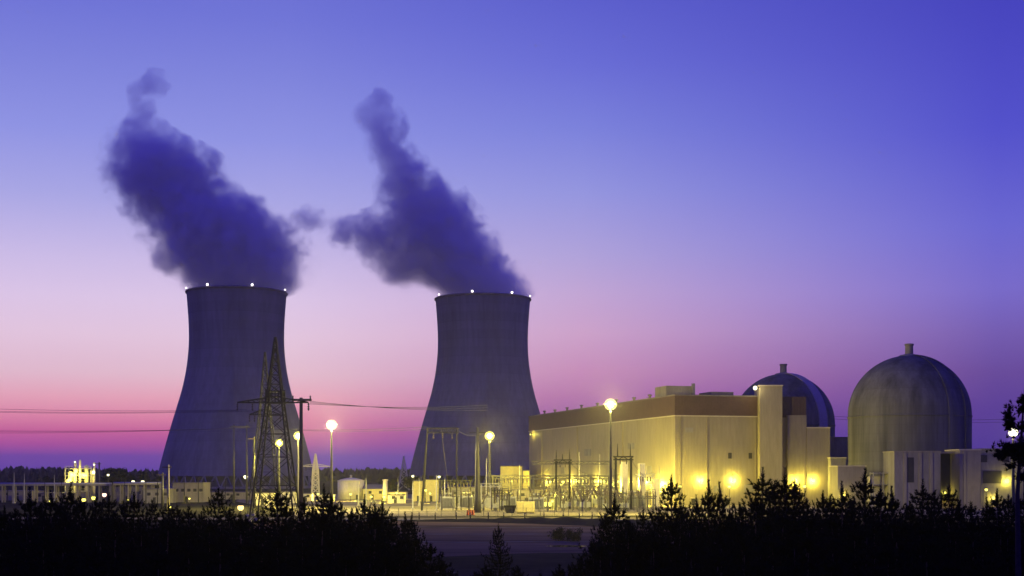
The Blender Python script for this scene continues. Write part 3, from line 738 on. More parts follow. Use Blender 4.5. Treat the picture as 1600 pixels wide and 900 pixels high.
def breaker():
    root = thing('circuit_breaker', 'grey circuit breaker with two slanted bushings in the switchyard', 'circuit breaker', (0, 0, 0), 0, 'circuit breakers of the switchyard')
    MB().box(-1.2, 1.2, -.6, .6, .9, 2.1).build('tank', M['transformer'], root)
    for x in (-1.0, 1.0):
        MB().box(x - .12, x + .12, -.5, .5, 0, .897).build('leg', M['grey_steel'], root)
    for s_ in (-1, 1):
        pts = [(s_ * (.6 + .22 * i), 0, 2.1 + .42 * i) for i in range(9)]
        MB().tube(pts, [.2, .3, .16, .3, .16, .3, .16, .24, .06], 8).build('bushing', M['porcelain'], root)
    MB().box(-.5, .5, -1.0, -.603, .8, 1.9).build('control_box', M['transformer'], root)
    return root
b0 = breaker(); first = True
for D in (446, 464, 492, 512):
    for px in range(752, 1012, 27):
        if 806 < px < 842 and D < 460: continue
        if R.random() < .3: continue
        loc = (PX(px + R.uniform(-7, 7), D), D + R.uniform(-4, 4), 0); sc = R.uniform(1.0, 1.5)
        if first: b0.location = loc; first = False
        else: copy_tree(b0, loc, R.choice((0, 0, PI / 2, .4)), scale=(sc, sc, sc))
gantry('short dark gantry between the two spiked gantries', (905, 922, 940), 455, PZ(757, 455), ((914, 738),), m='grey_steel', w=.45)
gantry('far low gantry close under the turbine hall wall', (846, 862, 878, 894, 910, 926), 530, PZ(748, 530), (), m='grey_steel', w=.45)
gantry('low dark gantry left of the yellow container', (772, 784, 796), 446, PZ(768, 446), (), m='dark_steel', w=.4)
for px, yt, D in ((12, 752, 590), (58, 746, 585), (70, 752, 560), (96, 748, 560), (176, 744, 560), (195, 748, 548), (228, 742, 540), (246, 746, 540), (288, 744, 560), (310, 748, 545), (330, 752, 600), (352, 748, 610), (408, 752, 500), (448, 756, 520)):
    root = thing('light_standard', 'slim dark steel standard among the low buildings left of the pylon', 'post', (PX(px, D), D, 0), 0, 'dark standards among the left hand buildings')
    z_ = PZ(yt, D)
    MB().lathe([(.22, 0), (.16, z_ * .6), (.1, z_)], n=8).build('shaft', M['dark_steel'], root)
    MB().bar((-.1, 0, z_ - .2), (1.3, 0, z_ + .1), .14).build('arm', M['dark_steel'], root)
# slender masts in the yard
def spike(px, ytop, D, label, r=.16, m='steel'):
    root = thing('lightning_mast', label, 'mast', (PX(px, D), D, 0), 0, 'thin lightning masts of the yard')
    z = PZ(ytop, D)
    MB().lathe([(r * 1.4, 0), (r, z * .7), (r * .4, z)], n=8).build('shaft', M[m], root)
    MB().box(-.5, .5, -.5, .5, 0, .35).build('base', M['kerb'], root)
for px, yt, D in ((682, 742, 452), (695, 748, 470), (760, 716, 480), (812, 726, 500), (905, 706, 505), (937, 710, 500), (645, 752, 470), (1030, 728, 500), (572, 746, 520), (622, 748, 600), (655, 748, 520), (38, 740, 560), (22, 738, 560), (85, 742, 560), (560, 752, 520)):
    spike(px, yt, D, 'thin steel lightning mast rising from the lit plant yard')
# fire walls / bright bays at the hall corner
for i, (p0, p1, yt, D) in enumerate(((972, 981, 722, 495), (1000, 1008, 724, 498), (1022, 1030, 748, 490))):
    root = thing('fire_wall', 'pale concrete fire wall standing between brightly lit transformers', 'wall', (PX((p0 + p1) / 2, D), D, 0), 0, 'fire walls beside the turbine hall')
    w_ = (p1 - p0) / 2 * D / F
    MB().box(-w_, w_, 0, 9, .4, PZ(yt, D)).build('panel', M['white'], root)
    MB().box(-w_ - .3, w_ + .3, -.3, 9.3, 0, .397).build('footing', M['kerb'], root)
# container
ct = thing('storage_container', 'yellow storage container standing alone at the edge of the lit yard', 'container', (PX(821.5, 418), 418, 0), 0)
MB().box(-2.7, 2.7, 0, 6, .25, 3.3).build('body', M['yellow'], ct)
MB().box(-2.75, 2.75, -.05, 6.05, 3.3, 3.42).build('roof', M['yellow'], ct)
for x in (-1.35, 1.35):
    d_ = MB().box(x - 1.2, x + 1.2, -.07, -.003, .4, 3.15).build('door', M['yellow'], ct)
    MB().bar((x + .6, -.1, .5), (x + .6, -.1, 3.05), .09).build('handle', M['steel'], d_)
MB().box(-2.6, 2.6, .1, 5.9, 0, .247).build('skid', M['dark_steel'], ct)
sk = thing('tool_skip', 'dark open skip standing beside the yellow storage container', 'skip', (PX(797, 420), 420, 0))
mb = MB().add([(-1.3, 0, .2), (1.3, 0, .2), (1.3, 3, .2), (-1.3, 3, .2), (-1.9, -.3, 2.3), (1.9, -.3, 2.3), (1.9, 3.3, 2.3), (-1.9, 3.3, 2.3)], [(0, 3, 2, 1), (0, 1, 5, 4), (1, 2, 6, 5), (2, 3, 7, 6), (3, 0, 4, 7)])
mb.build('body', M['dark_steel'], sk)
MB().box(-1.95, 1.95, -.42, -.303, 2.15, 2.35).build('rim', M['dark_steel'], sk)
MB().box(-1.2, 1.2, .2, 2.8, 0, .197).build('skid', M['dark_steel'], sk)
# barrels, posts
def barrel(px, D):
    root = thing('traffic_barrel', 'orange traffic barrel standing beside the pale road', 'barrel', (PX(px, D), D, 0), 0, 'orange barrels beside the road')
    MB().lathe([(.45, .12), (.42, .6), (.38, .62), (.36, 1.1), (.33, 1.12), (.3, 1.6)], n=14).build('body', M['orange'], root, False)
    MB().lathe([(.6, 0), (.6, .117), (.46, .119)], n=14).build('base', M['dark_steel'], root)
for px, D in ((731, 397), (735, 399), (739, 396)): barrel(px, D)
for i, px in enumerate((655, 680, 713, 735, 763, 787, 820, 850, 880, 905, 925)):
    D = 358.3
    root = thing('marker_post', 'short dark marker post along the road verge', 'post', (PX(px, D), D, 0), 0, 'marker posts along the road')
    MB().lathe([(.16, 0), (.14, 1.8), (.05, 1.95)], n=8).build('shaft', M['dark_steel'], root)
    MB().lathe([(.17, 1.45), (.17, 1.65)], n=8, cap=False).build('reflector', M['trim'], root)

yard_lamp(1541, 765, 462, 170, 'lamp lighting the right edge of the narrow concrete block', .5)
# fence along the yard edge
fe = thing('perimeter_fence', 'long chain link fence with steel posts along the edge of the lit yard', 'fence', (0, 391, 0))
mbf = MB()
for i in range(27):
    x = -52 + i * 4.0
    MB().lathe([(.07, 0), (.07, 2.35), (.02, 2.4)], x, 0, 6).build('post', M['grey_steel'], fe)
for z in (.15, 1.2, 2.3): mbf.bar((-52, -.04, z), (52, -.04, z), .05)
for i in range(260):
    x = -52 + i * .4
    mbf.bar((x, -.05, .15), (x + 1.0, -.05, 2.3), .018); mbf.bar((x + 1.0, -.06, .15), (x, -.06, 2.3), .018)
mbf.build('mesh_panel', M['grey_steel'], fe)
# busbars and slack conductors over the switchyard
def busbar(label, pts, r=.09, sag=0.0):
    P = []
    for a, b in zip(pts, pts[1:]):
        for i in range(9):
            t = i / 9; v = Vector(a).lerp(Vector(b), t); v.z -= sag * 4 * t * (1 - t); P.append(v)
    P.append(Vector(pts[-1]))
    tag(MB().tube(P, r, 6).build('conductor', M['grey_steel']), label, 'conductor', 'conductors of the switchyard')
for D_, zz, off in ((476, 11.6, 0), (476, 8.2, .5), (500, 7.4, 0), (500, 8.8, .4), (462, 10.4, 0), (470, 7.2, .3)):
    for q in (-.9, .9):
        xs_ = [PX(p, D_) for p in range(760, 1011, 42)]
        busbar('slack grey conductor slung between the switchyard gantries', [(x, D_ + q + off, zz + q * .2) for x in xs_], .07, .5)
for (pa, Da, za, pb, Db, zb) in ((869, 470, 15.8, 834, 476, 11), (890, 470, 15.8, 923, 476, 11.5), (962, 462, 17, 951, 476, 11.5), (986, 462, 17, 1008, 470, 11), (716, 450, 26, 746, 425, 24), (700, 500, 8.6, 690, 450, 26.0)):
    busbar('slanting grey conductor dropping from a tall gantry', [(PX(pa, Da), Da, za), (PX(pb, Db), Db, zb)], .06, .8)

# ------------------------------------------------------------------ middle group: tank and sheds
def tank(px, D, w_px, ytop, label):
    r = w_px / 2 * D / F; h = PZ(ytop, D)
    root = thing('storage_tank', label, 'tank', (PX(px, D), D + r, 0))
    MB().lathe([(r, 0), (r, h)], n=40).build('shell', M['white'], root, True)
    MB().lathe([(r + .15, h + .01), (r + .15, h + .25), (r * .7, h + r * .16), (r * .3, h + r * .24), (.3, h + r * .27)], n=40).build('roof', M['white'], root, True)
    v = MB().lathe([(.5, h + r * .25), (.5, h + r * .25 + 1.0), (.7, h + r * .25 + 1.1), (.2, h + r * .25 + 1.4)], n=10).build('vent', M['steel'], root)
    mb = MB()
    for i in range(int(h / .6)):
        mb.bar((-.3, -r - .12, .5 + i * .6), (.3, -r - .12, .5 + i * .6), .07)
    mb.bar((-.3, -r - .12, 0), (-.3, -r - .12, h), .1).bar((.3, -r - .12, 0), (.3, -r - .12, h), .1)
    mb.build('ladder', M['steel'], root)
    d = MB().box(3.0, 4.2, -r - .0, -r + 1.2, 0, 2.2).build('manhole', M['dark_opening'], root)
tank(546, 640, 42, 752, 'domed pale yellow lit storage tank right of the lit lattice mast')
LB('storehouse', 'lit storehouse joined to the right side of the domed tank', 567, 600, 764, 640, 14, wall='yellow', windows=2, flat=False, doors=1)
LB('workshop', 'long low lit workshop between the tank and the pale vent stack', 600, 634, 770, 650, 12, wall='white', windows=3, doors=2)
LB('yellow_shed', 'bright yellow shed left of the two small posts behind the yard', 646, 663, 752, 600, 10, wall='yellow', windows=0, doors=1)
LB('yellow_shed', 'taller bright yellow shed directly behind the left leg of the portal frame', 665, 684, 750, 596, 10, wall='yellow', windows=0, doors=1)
LB('pale_cabin', 'small pale cabin low before the lit workshop', 606, 632, 774, 560, 6, wall='white', windows=2, doors=1)
LB('control_house', 'wide low brick coloured control house behind the lit bays', 700, 760, 762, 560, 10, wall='grey_concrete', windows=4, doors=2)
LB('relay_house', 'low pale relay house behind the yellow container', 800, 850, 766, 545, 8, wall='pale_concrete', windows=2, doors=1)
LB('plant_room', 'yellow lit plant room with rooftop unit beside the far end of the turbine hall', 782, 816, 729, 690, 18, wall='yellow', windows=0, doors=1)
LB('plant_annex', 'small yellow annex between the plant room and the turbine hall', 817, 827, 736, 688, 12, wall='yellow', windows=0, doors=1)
yard_lamp(799, 752, 650, 2400, 'lamp lighting the yellow plant room from below', .5)
yard_lamp(665, 766, 560, 1500, 'lamp lighting the two bright yellow sheds', .5)
yard_lamp(548, 772, 600, 2400, 'lamp lighting the domed tank and storehouse', .5)
yard_lamp(580, 776, 600, 1400, 'lamp shining on the storehouse gable', .5)
yard_lamp(497, 772, 600, 900, 'lamp at the foot of the lit lattice mast', .5)
vs_ = thing('vent_stack_small', 'pale upright vent stack right of the domed tank', 'vent stack', (PX(602, 610), 610, 0))
MB().lathe([(1.1, 0), (1.0, PZ(751, 610))], n=14).build('pipe', M['white'], vs_, True)
MB().lathe([(1.3, PZ(751, 610)), (1.3, PZ(751, 610) + .5), (.8, PZ(751, 610) + .6)], n=14).build('cap', M['white'], vs_)
vs_.name = 'vent_stack'

def lattice(name, label, px, D, ytop, levels, m, wb, cross=(), cat='pylon', leg=.32, brace=.16, ywaist=None, wwaist=None, arms=True):
    """square lattice mast; half widths wb at ground, wwaist at waist, 0 at apex"""
    root = thing(name, label, cat, (PX(px, D), D, 0), 0)
    zt = PZ(ytop, D); zw = PZ(ywaist, D) if ywaist else zt * .99
    ww = wwaist if wwaist else .15
    def hw(z):
        if z <= zw: return wb + (ww - wb) * z / zw
        return ww + (.12 - ww) * (z - zw) / max(zt - zw, .1)
    zs = []
    z = 0.0
    while z < zw - .5:
        zs.append(z); z += max(2 * hw(z) * .8, 1.2)
    zs.append(zw)
    if ywaist:
        k = 7
        for i in range(1, k + 1): zs.append(zw + (zt - zw) * i / k)
    mb = MB()
    sg = [(-1, -1), (1, -1), (1, 1), (-1, 1)]
    for a, b in zip(zs, zs[1:]):
        for (sx, sy) in sg: mb.bar((sx * hw(a), sy * hw(a), a), (sx * hw(b), sy * hw(b), b), leg)
        for i in range(4):
            p, q = sg[i], sg[(i + 1) % 4]
            mb.bar((p[0] * hw(a), p[1] * hw(a), a), (q[0] * hw(b), q[1] * hw(b), b), brace)
            mb.bar((q[0] * hw(a), q[1] * hw(a), a), (p[0] * hw(b), p[1] * hw(b), b), brace)
            mb.bar((p[0] * hw(b), p[1] * hw(b), b), (q[0] * hw(b), q[1] * hw(b), b), brace)
    mb.build('lattice_body', M[m], root)
    for (sx, sy) in sg:
        MB().box(sx * wb - .6, sx * wb + .6, sy * wb - .6, sy * wb + .6, -.05, .6).build('footing', M['kerb'], root)
    for (py, xl, xr) in cross:
        z = PZ(py, D); x0 = PX(xl, D) - root.location.x; x1 = PX(xr, D) - root.location.x
        h = hw(z)
        mb = MB()
        for (xa, s) in ((x0, -1), (x1, 1)):
            for q in (-h, h):
                mb.bar((s * h * .5, q, z), (xa, 0, z), .26); mb.bar((s * h * .5, q, z + 1.3), (xa, 0, z + .1), .22)
            nn = 7
            for i in range(nn):
                f0 = i / nn; f1 = (i + 1) / nn
                xm0 = s * h * .5 + (xa - s * h * .5) * f0; xm1 = s * h * .5 + (xa - s * h * .5) * f1
                mb.bar((xm0, -h * (1 - f0), z), (xm1, -h * (1 - f1), z + 1.3 * (1 - f1)), .14)
        mb.build('crossarm', M[m], root)
        for xa in (x0, (x0 - h) / 2, x1):
            MB().lathe([(.1, z - .1), (.3, z - .4), (.1, z - .7), (.3, z - 1.0), (.1, z - 1.3), (.3, z - 1.6), (.06, z - 2.1)], xa, 0, 8).build('insulator', M['porcelain'], root)
    return root
pyl = lattice('transmission_pylon', 'tall dark steel lattice pylon standing before the larger cooling tower', 430, 350, 527, 8, 'dark_steel', 5.6, ((629, 371, 482),), ywaist=630, wwaist=2.0, leg=.38, brace=.15)
cg = MB()
for z in (PZ(629, 350), PZ(620, 350), PZ(612, 350)):
    cg.box(-2.1, 2.1, -2.1, 2.1, z - .1, z + .15)
for sx in (-1, 1):
    for sy in (-1, 1): cg.bar((sx * 2.05, sy * 2.05, PZ(631, 350)), (sx * 1.9, sy * 1.9, PZ(609, 350)), .5)
for i in range(6): cg.bar((-2.05 + i * .8, -2.1, PZ(630, 350)), (-2.05 + i * .8, -2.1, PZ(611, 350)), .22)
cg.build('waist_cage', M['dark_steel'], pyl)
lattice('transmission_pylon', 'fainter slim lattice pylon rising just behind the tall dark one', 414, 392, 550, 8, 'dark_steel', 4.2, ((648, 390, 438),), ywaist=640, wwaist=1.45, leg=.2, brace=.1)
lattice('lattice_mast', 'yellow lit slim lattice mast right of the tall dark pylon', 493, 650, 709, 8, 'white', 1.7, ((729, 466, 516),), cat='mast', leg=.45, brace=.25, ywaist=736, wwaist=1.25)
lattice('lattice_mast', 'hazy lattice mast far off beside the smaller cooling tower', 631, 1000, 712, 8, 'steel', 4.0, (), cat='mast', leg=.6, brace=.35)
# wooden T pole
tpole = thing('utility_pole', 'dark T shaped utility pole right of the tall lattice pylon', 'utility pole', (PX(470.5, 350), 350, 0))
zt = PZ(625, 350)
MB().lathe([(.62, 0), (.5, zt * .5), (.42, zt + .6)], n=12).build('pole', M['wood'], tpole, True)
MB().bar((-2.2, -.5, zt), (2.7, -.5, zt), .55).build('crossarm', M['wood'], tpole)
for x in (-2.0, 2.4):
    MB().lathe([(.1, zt + .28), (.25, zt + .5), (.1, zt + .7), (.25, zt + .9), (.05, zt + 1.1)], x, -.5, 8).build('insulator', M['porcelain'], tpole)
# H frame, further left poles
hf = thing('h_frame_pole', 'two legged grey H frame pole before the larger cooling tower', 'utility pole', (PX(374, 560), 560, 0))
zt = PZ(667, 560)
for x in (-2.2, 3.0):
    MB().lathe([(.4, 0), (.28, zt + 1.0)], x, 0, 10).build('leg', M['pole'], hf, True)
MB().bar((-3.6, -.45, zt), (4.2, -.45, zt), .5).build('crossarm', M['pole'], hf)
up = [(397, 682, 480, 'thin grey utility pole just left of the tall lattice pylon'), (263, 726, 430, 'lit concrete utility pole before the foot of the larger cooling tower'), (254, 738, 470, 'dimmer utility pole left of the lit concrete one'), (155, 722, 640, 'hazy utility pole behind the lit process unit')]
for px, yt, D, lb in up:
    r_ = thing('utility_pole', lb, 'utility pole', (PX(px, D), D, 0)); z = PZ(yt, D)
    MB().lathe([(.5, 0), (.32, z)], n=10).build('pole', M['pale_concrete'] if px == 263 else M['pole'], r_, True)
    MB().bar((-1.8, -.4, z - .8), (1.0, -.4, z - .8), .3).build('crossarm', M['wood'], r_)
yard_lamp(265.5, 792, 426, 160, 'lamp at the foot of the lit concrete utility pole', .35)

# power lines
def wire(name_label, p, q, sag, r=.07, group=None):
    pts = []
    for i in range(25):
        t = i / 24
        v = Vector(p).lerp(Vector(q), t); v.z -= sag * 4 * t * (1 - t)
        pts.append(v)
    o = MB().tube(pts, r, 6).build('power_line', M['wire'])
    tag(o, name_label, 'power line', group)
D = 350
zc = PZ(629, D) - 2.0
for i, (xl, dz, gl) in enumerate(((371, 0, 'upper'), (386, .9, 'upper'), (400, -.5, 'upper'))):
    wire('overhead wire strung left from the crossarm of the tall dark pylon', (PX(xl, D), D, zc + dz * .2), (PX(-260, 400), 400, PZ(632, 400) + dz), 1.2, .045, 'upper wires left of the pylon')
for i, dz in enumerate((0, .7, 1.3)):
    wire('lower overhead wire crossing the sky left of the larger cooling tower', (PX(366, 560), 559.5, PZ(668, 560) - .4), (-420, 760, PZ(664, 760) + dz * 2.0), 3.0, .06, 'lower wires left of the cooling tower')
for i, dz in enumerate((0, .8, 1.6)):
    wire('upper overhead wire strung between the T pole and the portal frame', (PX(484, D), D, PZ(627, D) - dz * .4), (PX(762, 425), 425, PZ(641, 425) + dz), .8, .06, 'upper wires between the cooling towers')
for i, dz in enumerate((0, .8)):
    wire('lower overhead wire ending at the portal frame before the smaller tower', (PX(386, 560), 559.5, PZ(668, 560)), (PX(668, 450), 449, PZ(671, 450) + dz), 1.0, .06, 'lower wires between the cooling towers')
for i, dz in enumerate((0, 1.2)):
    wire('overhead wire crossing the violet sky right of the nearer dome', (PX(1010, 620), 620, 45 + dz), (PX(1760, 620), 620, PZ(650, 620) + dz), 6.0, .07, 'wires behind the reactor domes')

# ------------------------------------------------------------------ left industrial complex
def pipe_rack(label, px0, px1, D, py, n, m='pale_concrete'):
    x0 = PX(px0, D); x1 = PX(px1, D); z = PZ(py, D)
    root = thing('pipe_rack', label, 'pipe rack', ((x0 + x1) / 2, D, 0)); w = (x1 - x0) / 2
    for i in range(n):
        x = -w + 2 * w * i / (n - 1)
        MB().bar((x, 0, 0), (x, 0, z - .3), .55).bar((x, 3, 0), (x, 3, z - .3), .55).bar((x, -.2, z - .15), (x, 3.2, z - .15), .4).build('frame', M[m], root)
    for k, (y, r) in enumerate(((.1, .45), (1.2, .35), (2.2, .5))):
        MB().tube([(-w, y, z + r + .05), (w, y, z + r + .05)], r, 10).build('pipe', M['steel'] if k != 1 else M['pale_concrete'], root, True)
    MB().box(-w, w, -.75, -.55, z - .25, z + .45).build('cable_tray', M['pale_concrete'], root)
pipe_rack('long pale pipe rack running across the left of the yard', -30, 172, 575, 758, 13)
pipe_rack('shorter pipe rack carrying on toward the boxy buildings', 176, 250, 570, 757, 7)
LB('process_hall', 'low purple grey hall under the left end of the pipe rack', -20, 50, 768, 620, 16, wall='pale_concrete', windows=4, doors=2)
LB('process_hall', 'low hall with lit doorways under the middle of the pipe rack', 53, 118, 771, 600, 14, wall='pale_concrete', windows=5, doors=2)
LB('switch_house', 'boxy pale switch house right of the pipe rack', 180, 222, 762, 590, 14, wall='pale_concrete', windows=3, doors=1)
LB('switch_house', 'boxy grey house with upper openings near the tower foot', 224, 262, 765, 560, 14, wall='grey_concrete', windows=3, doors=1)
LB('office_block', 'flat roofed block with a row of openings before the larger tower foot', 270, 317, 755, 580, 14, wall='pale_concrete', windows=5, doors=1)
LB('long_shed', 'long low shed before the base of the larger cooling tower', 300, 392, 770, 640, 14, wall='pale_concrete', windows=6, doors=2)
LB('site_hut', 'small lit site hut seen through the feet of the pylon', 398, 425, 771, 520, 7, wall='white', windows=2, doors=1)
LB('site_hut', 'low lit hut behind the right foot of the pylon', 440, 462, 769, 560, 7, wall='white', windows=1, doors=1)
LB('site_hut', 'pale hut left of the foot of the lit lattice mast', 470, 487, 772, 600, 7, wall='white', windows=1, doors=1)
LB('site_hut', 'lit hut right of the foot of the lit lattice mast', 499, 520, 774, 590, 7, wall='white', windows=1, doors=1)
yard_lamp(430, 779, 500, 300, 'lamp hidden behind the feet of the lattice pylon', .4)
yard_lamp(455, 776, 530, 260, 'lamp beside the lit hut behind the pylon', .4)
yard_lamp(200, 781, 560, 130, 'lamp before the boxy pale switch house', .4)
yard_lamp(296, 779, 560, 130, 'lamp before the flat roofed block with openings', .4)
yard_lamp(78, 783, 570, 120, 'lamp before the hall with lit doorways', .4)
pu = thing('process_unit', 'brightly lit process unit with pipe columns at the left of the yard', 'process plant', (PX(122, 620), 620, 0))
for (px, yt, r) in ((117, 722, .7), (126, 718, .5), (134, 726, .9), (147, 722, .45), (109, 736, 1.0), (141, 733, .7)):
    x = PX(px, 620) - pu.location.x; z = PZ(yt, 620)
    MB().lathe([(r, 0), (r, z - r), (r * .6, z - .2 * r), (.1, z)], x, R.uniform(-1, 2.5), 12).build('column', M['white'], pu, True)
for z in (4, 7.5, 11, 14):
    mb = MB().box(-5.5, 6.5, -1.5, 4, z, z + .25)
    for x in (-5.4, -2.4, .6, 3.6, 6.4): mb.bar((x, -1.45, z + .2), (x, -1.45, z + 1.3), .1)
    mb.bar((-5.4, -1.45, z + 1.25), (6.4, -1.45, z + 1.25), .1)
    mb.build('platform', M['steel'], pu)
for x in (-5.3, 6.3):
    for y in (-1.3, 3.8):
        MB().bar((x, y, 0), (x, y, 15), .35).build('post', M['steel'], pu)
for (px, py, I, r) in ((113, 742, 420, 1.25), (130, 743, 420, 1.25), (107, 752, 330, 1.1), (119, 736, 120, .8), (146, 738, 35, .7), (117, 722, 8, .4), (147, 726, 8, .4)):
    x = PX(px, 617) - pu.location.x; z = PZ(py, 617)
    if I > 20: bulb(pu, (x, -3.0, z), I, r, SOD if I > 100 else WARM)
    MB().ball((x, -3.0, z), r).build('lamp_glass', lampmat(I, r, SOD if I > 100 else WARM), MB().bar((x, -1.4, z + .5), (x, -3.0, z + .2), .2).build('lamp_arm', M['steel'], pu), True)
yard_lamp(169, 742, 640, 10, 'tiny white lamp on a post right of the lit process unit', .6, WARM)
for px in (208, 223):
    yard_lamp(px, 752.5, 575, 14, 'tiny white lamp standing above the pipe rack', .7, WARM)

# ------------------------------------------------------------------ vegetation
def needle_tuft(V, Fc, c, d, ln, n, rnd, wid=.06):
    d = Vector(d).normalized()
    for _ in range(n):
        q = (d + Vector((rnd.gauss(0, .55), rnd.gauss(0, .55), rnd.gauss(0.1, .5)))).normalized()
        s = q.cross(Vector((rnd.gauss(0, 1), rnd.gauss(0, 1), rnd.gauss(0, 1)))).normalized() * wid
        e = Vector(c) + q * ln * rnd.uniform(.6, 1.15)
        b = len(V)
        V += [tuple(Vector(c) + s), tuple(Vector(c) - s), tuple(e)]
        Fc.append((b, b + 1, b + 2))
def conifer(seed, H=10.0, spread=2.1, dense=1.0, bare=.05, power=1.1, leader=1.0, name='young_pine', label='', group=None):
    rnd = random.Random(seed)
    root = thing(name, label, 'tree', (0, 0, 0), 0, group)
    lean = (rnd.uniform(-.02, .02), rnd.uniform(-.02, .02))
    def ax(z): return Vector((lean[0] * z + .06 * math.sin(z * .7 + seed), lean[1] * z, z))
    MB().tube([ax(H * i / 8) for i in range(9)], [.016 * H * (1 - i / 8.3) for i in range(9)], 7).build('trunk', M['bark'], root, True)
    V = []; Fc = []
    def candle(p, ln, w):
        """upright shoot wrapped in short rising needles"""
        k = max(3, int(ln / .13))
        for i in range(k):
            c = p + Vector((0, 0, ln * i / k)); wk = w * (1 - .6 * i / k)
            for _ in range(5):
                a = rnd.uniform(0, 2 * PI)
                e = c + Vector((math.cos(a) * wk, math.sin(a) * wk, wk * rnd.uniform(.8, 1.8)))
                b = len(V); V.extend([tuple(c + Vector((.035, 0, 0))), tuple(c - Vector((.035, .02, 0))), tuple(e)]); Fc.append((b, b + 1, b + 2))
    z = H * bare
    while z < H - .75 * leader:
        d_ = H - z
        h = z / H
        nb = rnd.randint(6, 8)
        L0 = min(power * max(0, d_ - .45) + .12, spread * (1 + .12 * math.sin(z * 2.3 + seed)))
        if h < .15: L0 *= .75
        a0 = rnd.uniform(0, 2 * PI)
        for k in range(nb):
            if rnd.random() < .1: continue
            a = a0 + 2 * PI * k / nb + rnd.uniform(-.3, .3)
            Ln = L0 * rnd.uniform(.5, 1.2)
            up = rnd.uniform(.05, .38)
            p0 = ax(z)
            dh = Vector((math.cos(a), math.sin(a), 0))
            steps = max(2, int(Ln / .24))
            prev = p0
            for s in range(1, steps + 1):
                t = s / steps
                p = p0 + dh * Ln * t + Vector((0, 0, Ln * up * t * t + rnd.uniform(-.04, .04)))
                b = len(V); e = Vector((-dh.y, dh.x, 0)) * .025
                V.extend([tuple(prev + e), tuple(prev - e), tuple(p)]); Fc.append((b, b + 1, b + 2))
                needle_tuft(V, Fc, p, dh * .6 + Vector((0, 0, .9)), .27, int(11 * dense), rnd, .035)
                prev = p
            for q in range(4):
                needle_tuft(V, Fc, prev + Vector((dh.x * .04 * q, dh.y * .04 * q, .09 * q)), Vector((dh.x * .2, dh.y * .2, 1)), .2, 5, rnd, .028)
        z += rnd.uniform(.24, .36)
    candle(ax(H - 1.3 * leader), 1.3 * leader, .26)
    for q in range(7):
        needle_tuft(V, Fc, ax(H - 1.2 * leader + q * .15), (0, 0, 1), .3, 10, rnd, .04)
    me = bpy.data.meshes.new('crown'); me.from_pydata(V, [], Fc); me.update(); me.materials.append(M['needles'])
    o = bpy.data.objects.new('crown', me); COL.objects.link(o); o.parent = root
    return root
def bushy(seed, H=8.0, rad=3.0, name='broadleaf_tree', label='', leafmat='leaves', n=2600, leaf=.22, group=None, base=.25):
    rnd = random.Random(seed)
    root = thing(name, label, 'tree', (0, 0, 0), 0, group)
    mb = MB().tube([(0, 0, 0), (.05, 0, H * .25), (-.05, .05, H * .5), (0, 0, H * .75)], [.03 * H, .024 * H, .016 * H, .006 * H], 7)
    lobes = []
    for k in range(11):
        a = rnd.uniform(0, 2 * PI); rr = rad * rnd.uniform(.15, .75)
        c = Vector((rr * math.cos(a), rr * math.sin(a), H * rnd.uniform(base + .1, .85)))
        lobes.append((c, rad * rnd.uniform(.28, .5)))
        mb.tube([(0, 0, H * rnd.uniform(.2, .5)), c * .6 + Vector((0, 0, H * .2)), c], [.01 * H, .007 * H, .003 * H], 5)
    mb.build('trunk', M['bark'], root, True)
    V = []; Fc = []
    for _ in range(n):
        c, r_ = rnd.choice(lobes)
        d = Vector((rnd.gauss(0, 1), rnd.gauss(0, 1), rnd.gauss(0, 1))).normalized()
        p = c + d * r_ * rnd.uniform(.55, 1.1)
        u = Vector((rnd.gauss(0, 1), rnd.gauss(0, 1), rnd.gauss(0, 1))).normalized(); w_ = u.cross(d).normalized()
        s = leaf * rnd.uniform(.6, 1.3); b = len(V)
        V += [tuple(p + u * s), tuple(p + w_ * s * .6), tuple(p - u * s), tuple(p - w_ * s * .6)]
        Fc.append((b, b + 1, b + 2, b + 3))
    me = bpy.data.meshes.new('crown'); me.from_pydata(V, [], Fc); me.update(); me.materials.append(M[leafmat])
    o = bpy.data.objects.new('crown', me); COL.objects.link(o); o.parent = root
    return root

protos = [conifer(11, 10, 1.9, 1.0, power=.62, leader=1.0), conifer(12, 10, 1.6, 1.0, power=.5, leader=1.1), conifer(13, 10, 2.2, 1.0, power=.74, leader=.9), conifer(14, 10, 1.5, 1.0, power=.4, leader=1.3), conifer(15, 10, 1.9, 1.0, power=.72, leader=.8), conifer(16, 10, 2.3, 1.0, power=.5, leader=1.2)]
used = set()
LEFT = 'dark young pine crowded into the thicket left of the dark clearing'
RIGHT = 'dark young pine crowded into the thicket right of the dark clearing'
def put_pine(px, py, D, label, group, k=None, wide=1.0):
    k = R.randrange(6) if k is None else k
    h = PZ(py, D); s = h / 10.0
    loc = (PX(px, D), D, 0); sc = (s * wide, s * wide, s); rz = R.uniform(0, 6.28)
    p = protos[k]
    if k not in used:
        used.add(k); p.location = loc; p.scale = sc; p.rotation_euler = (0, 0, rz); p['label'] = label
        if group: p['group'] = group
        return p
    o = copy_tree(p, loc, rz, label, None, sc)
    if group: o['group'] = group
    elif 'group' in o: del o['group']
    return o
GL, GR = 'pines in the left thicket', 'pines in the right thicket'
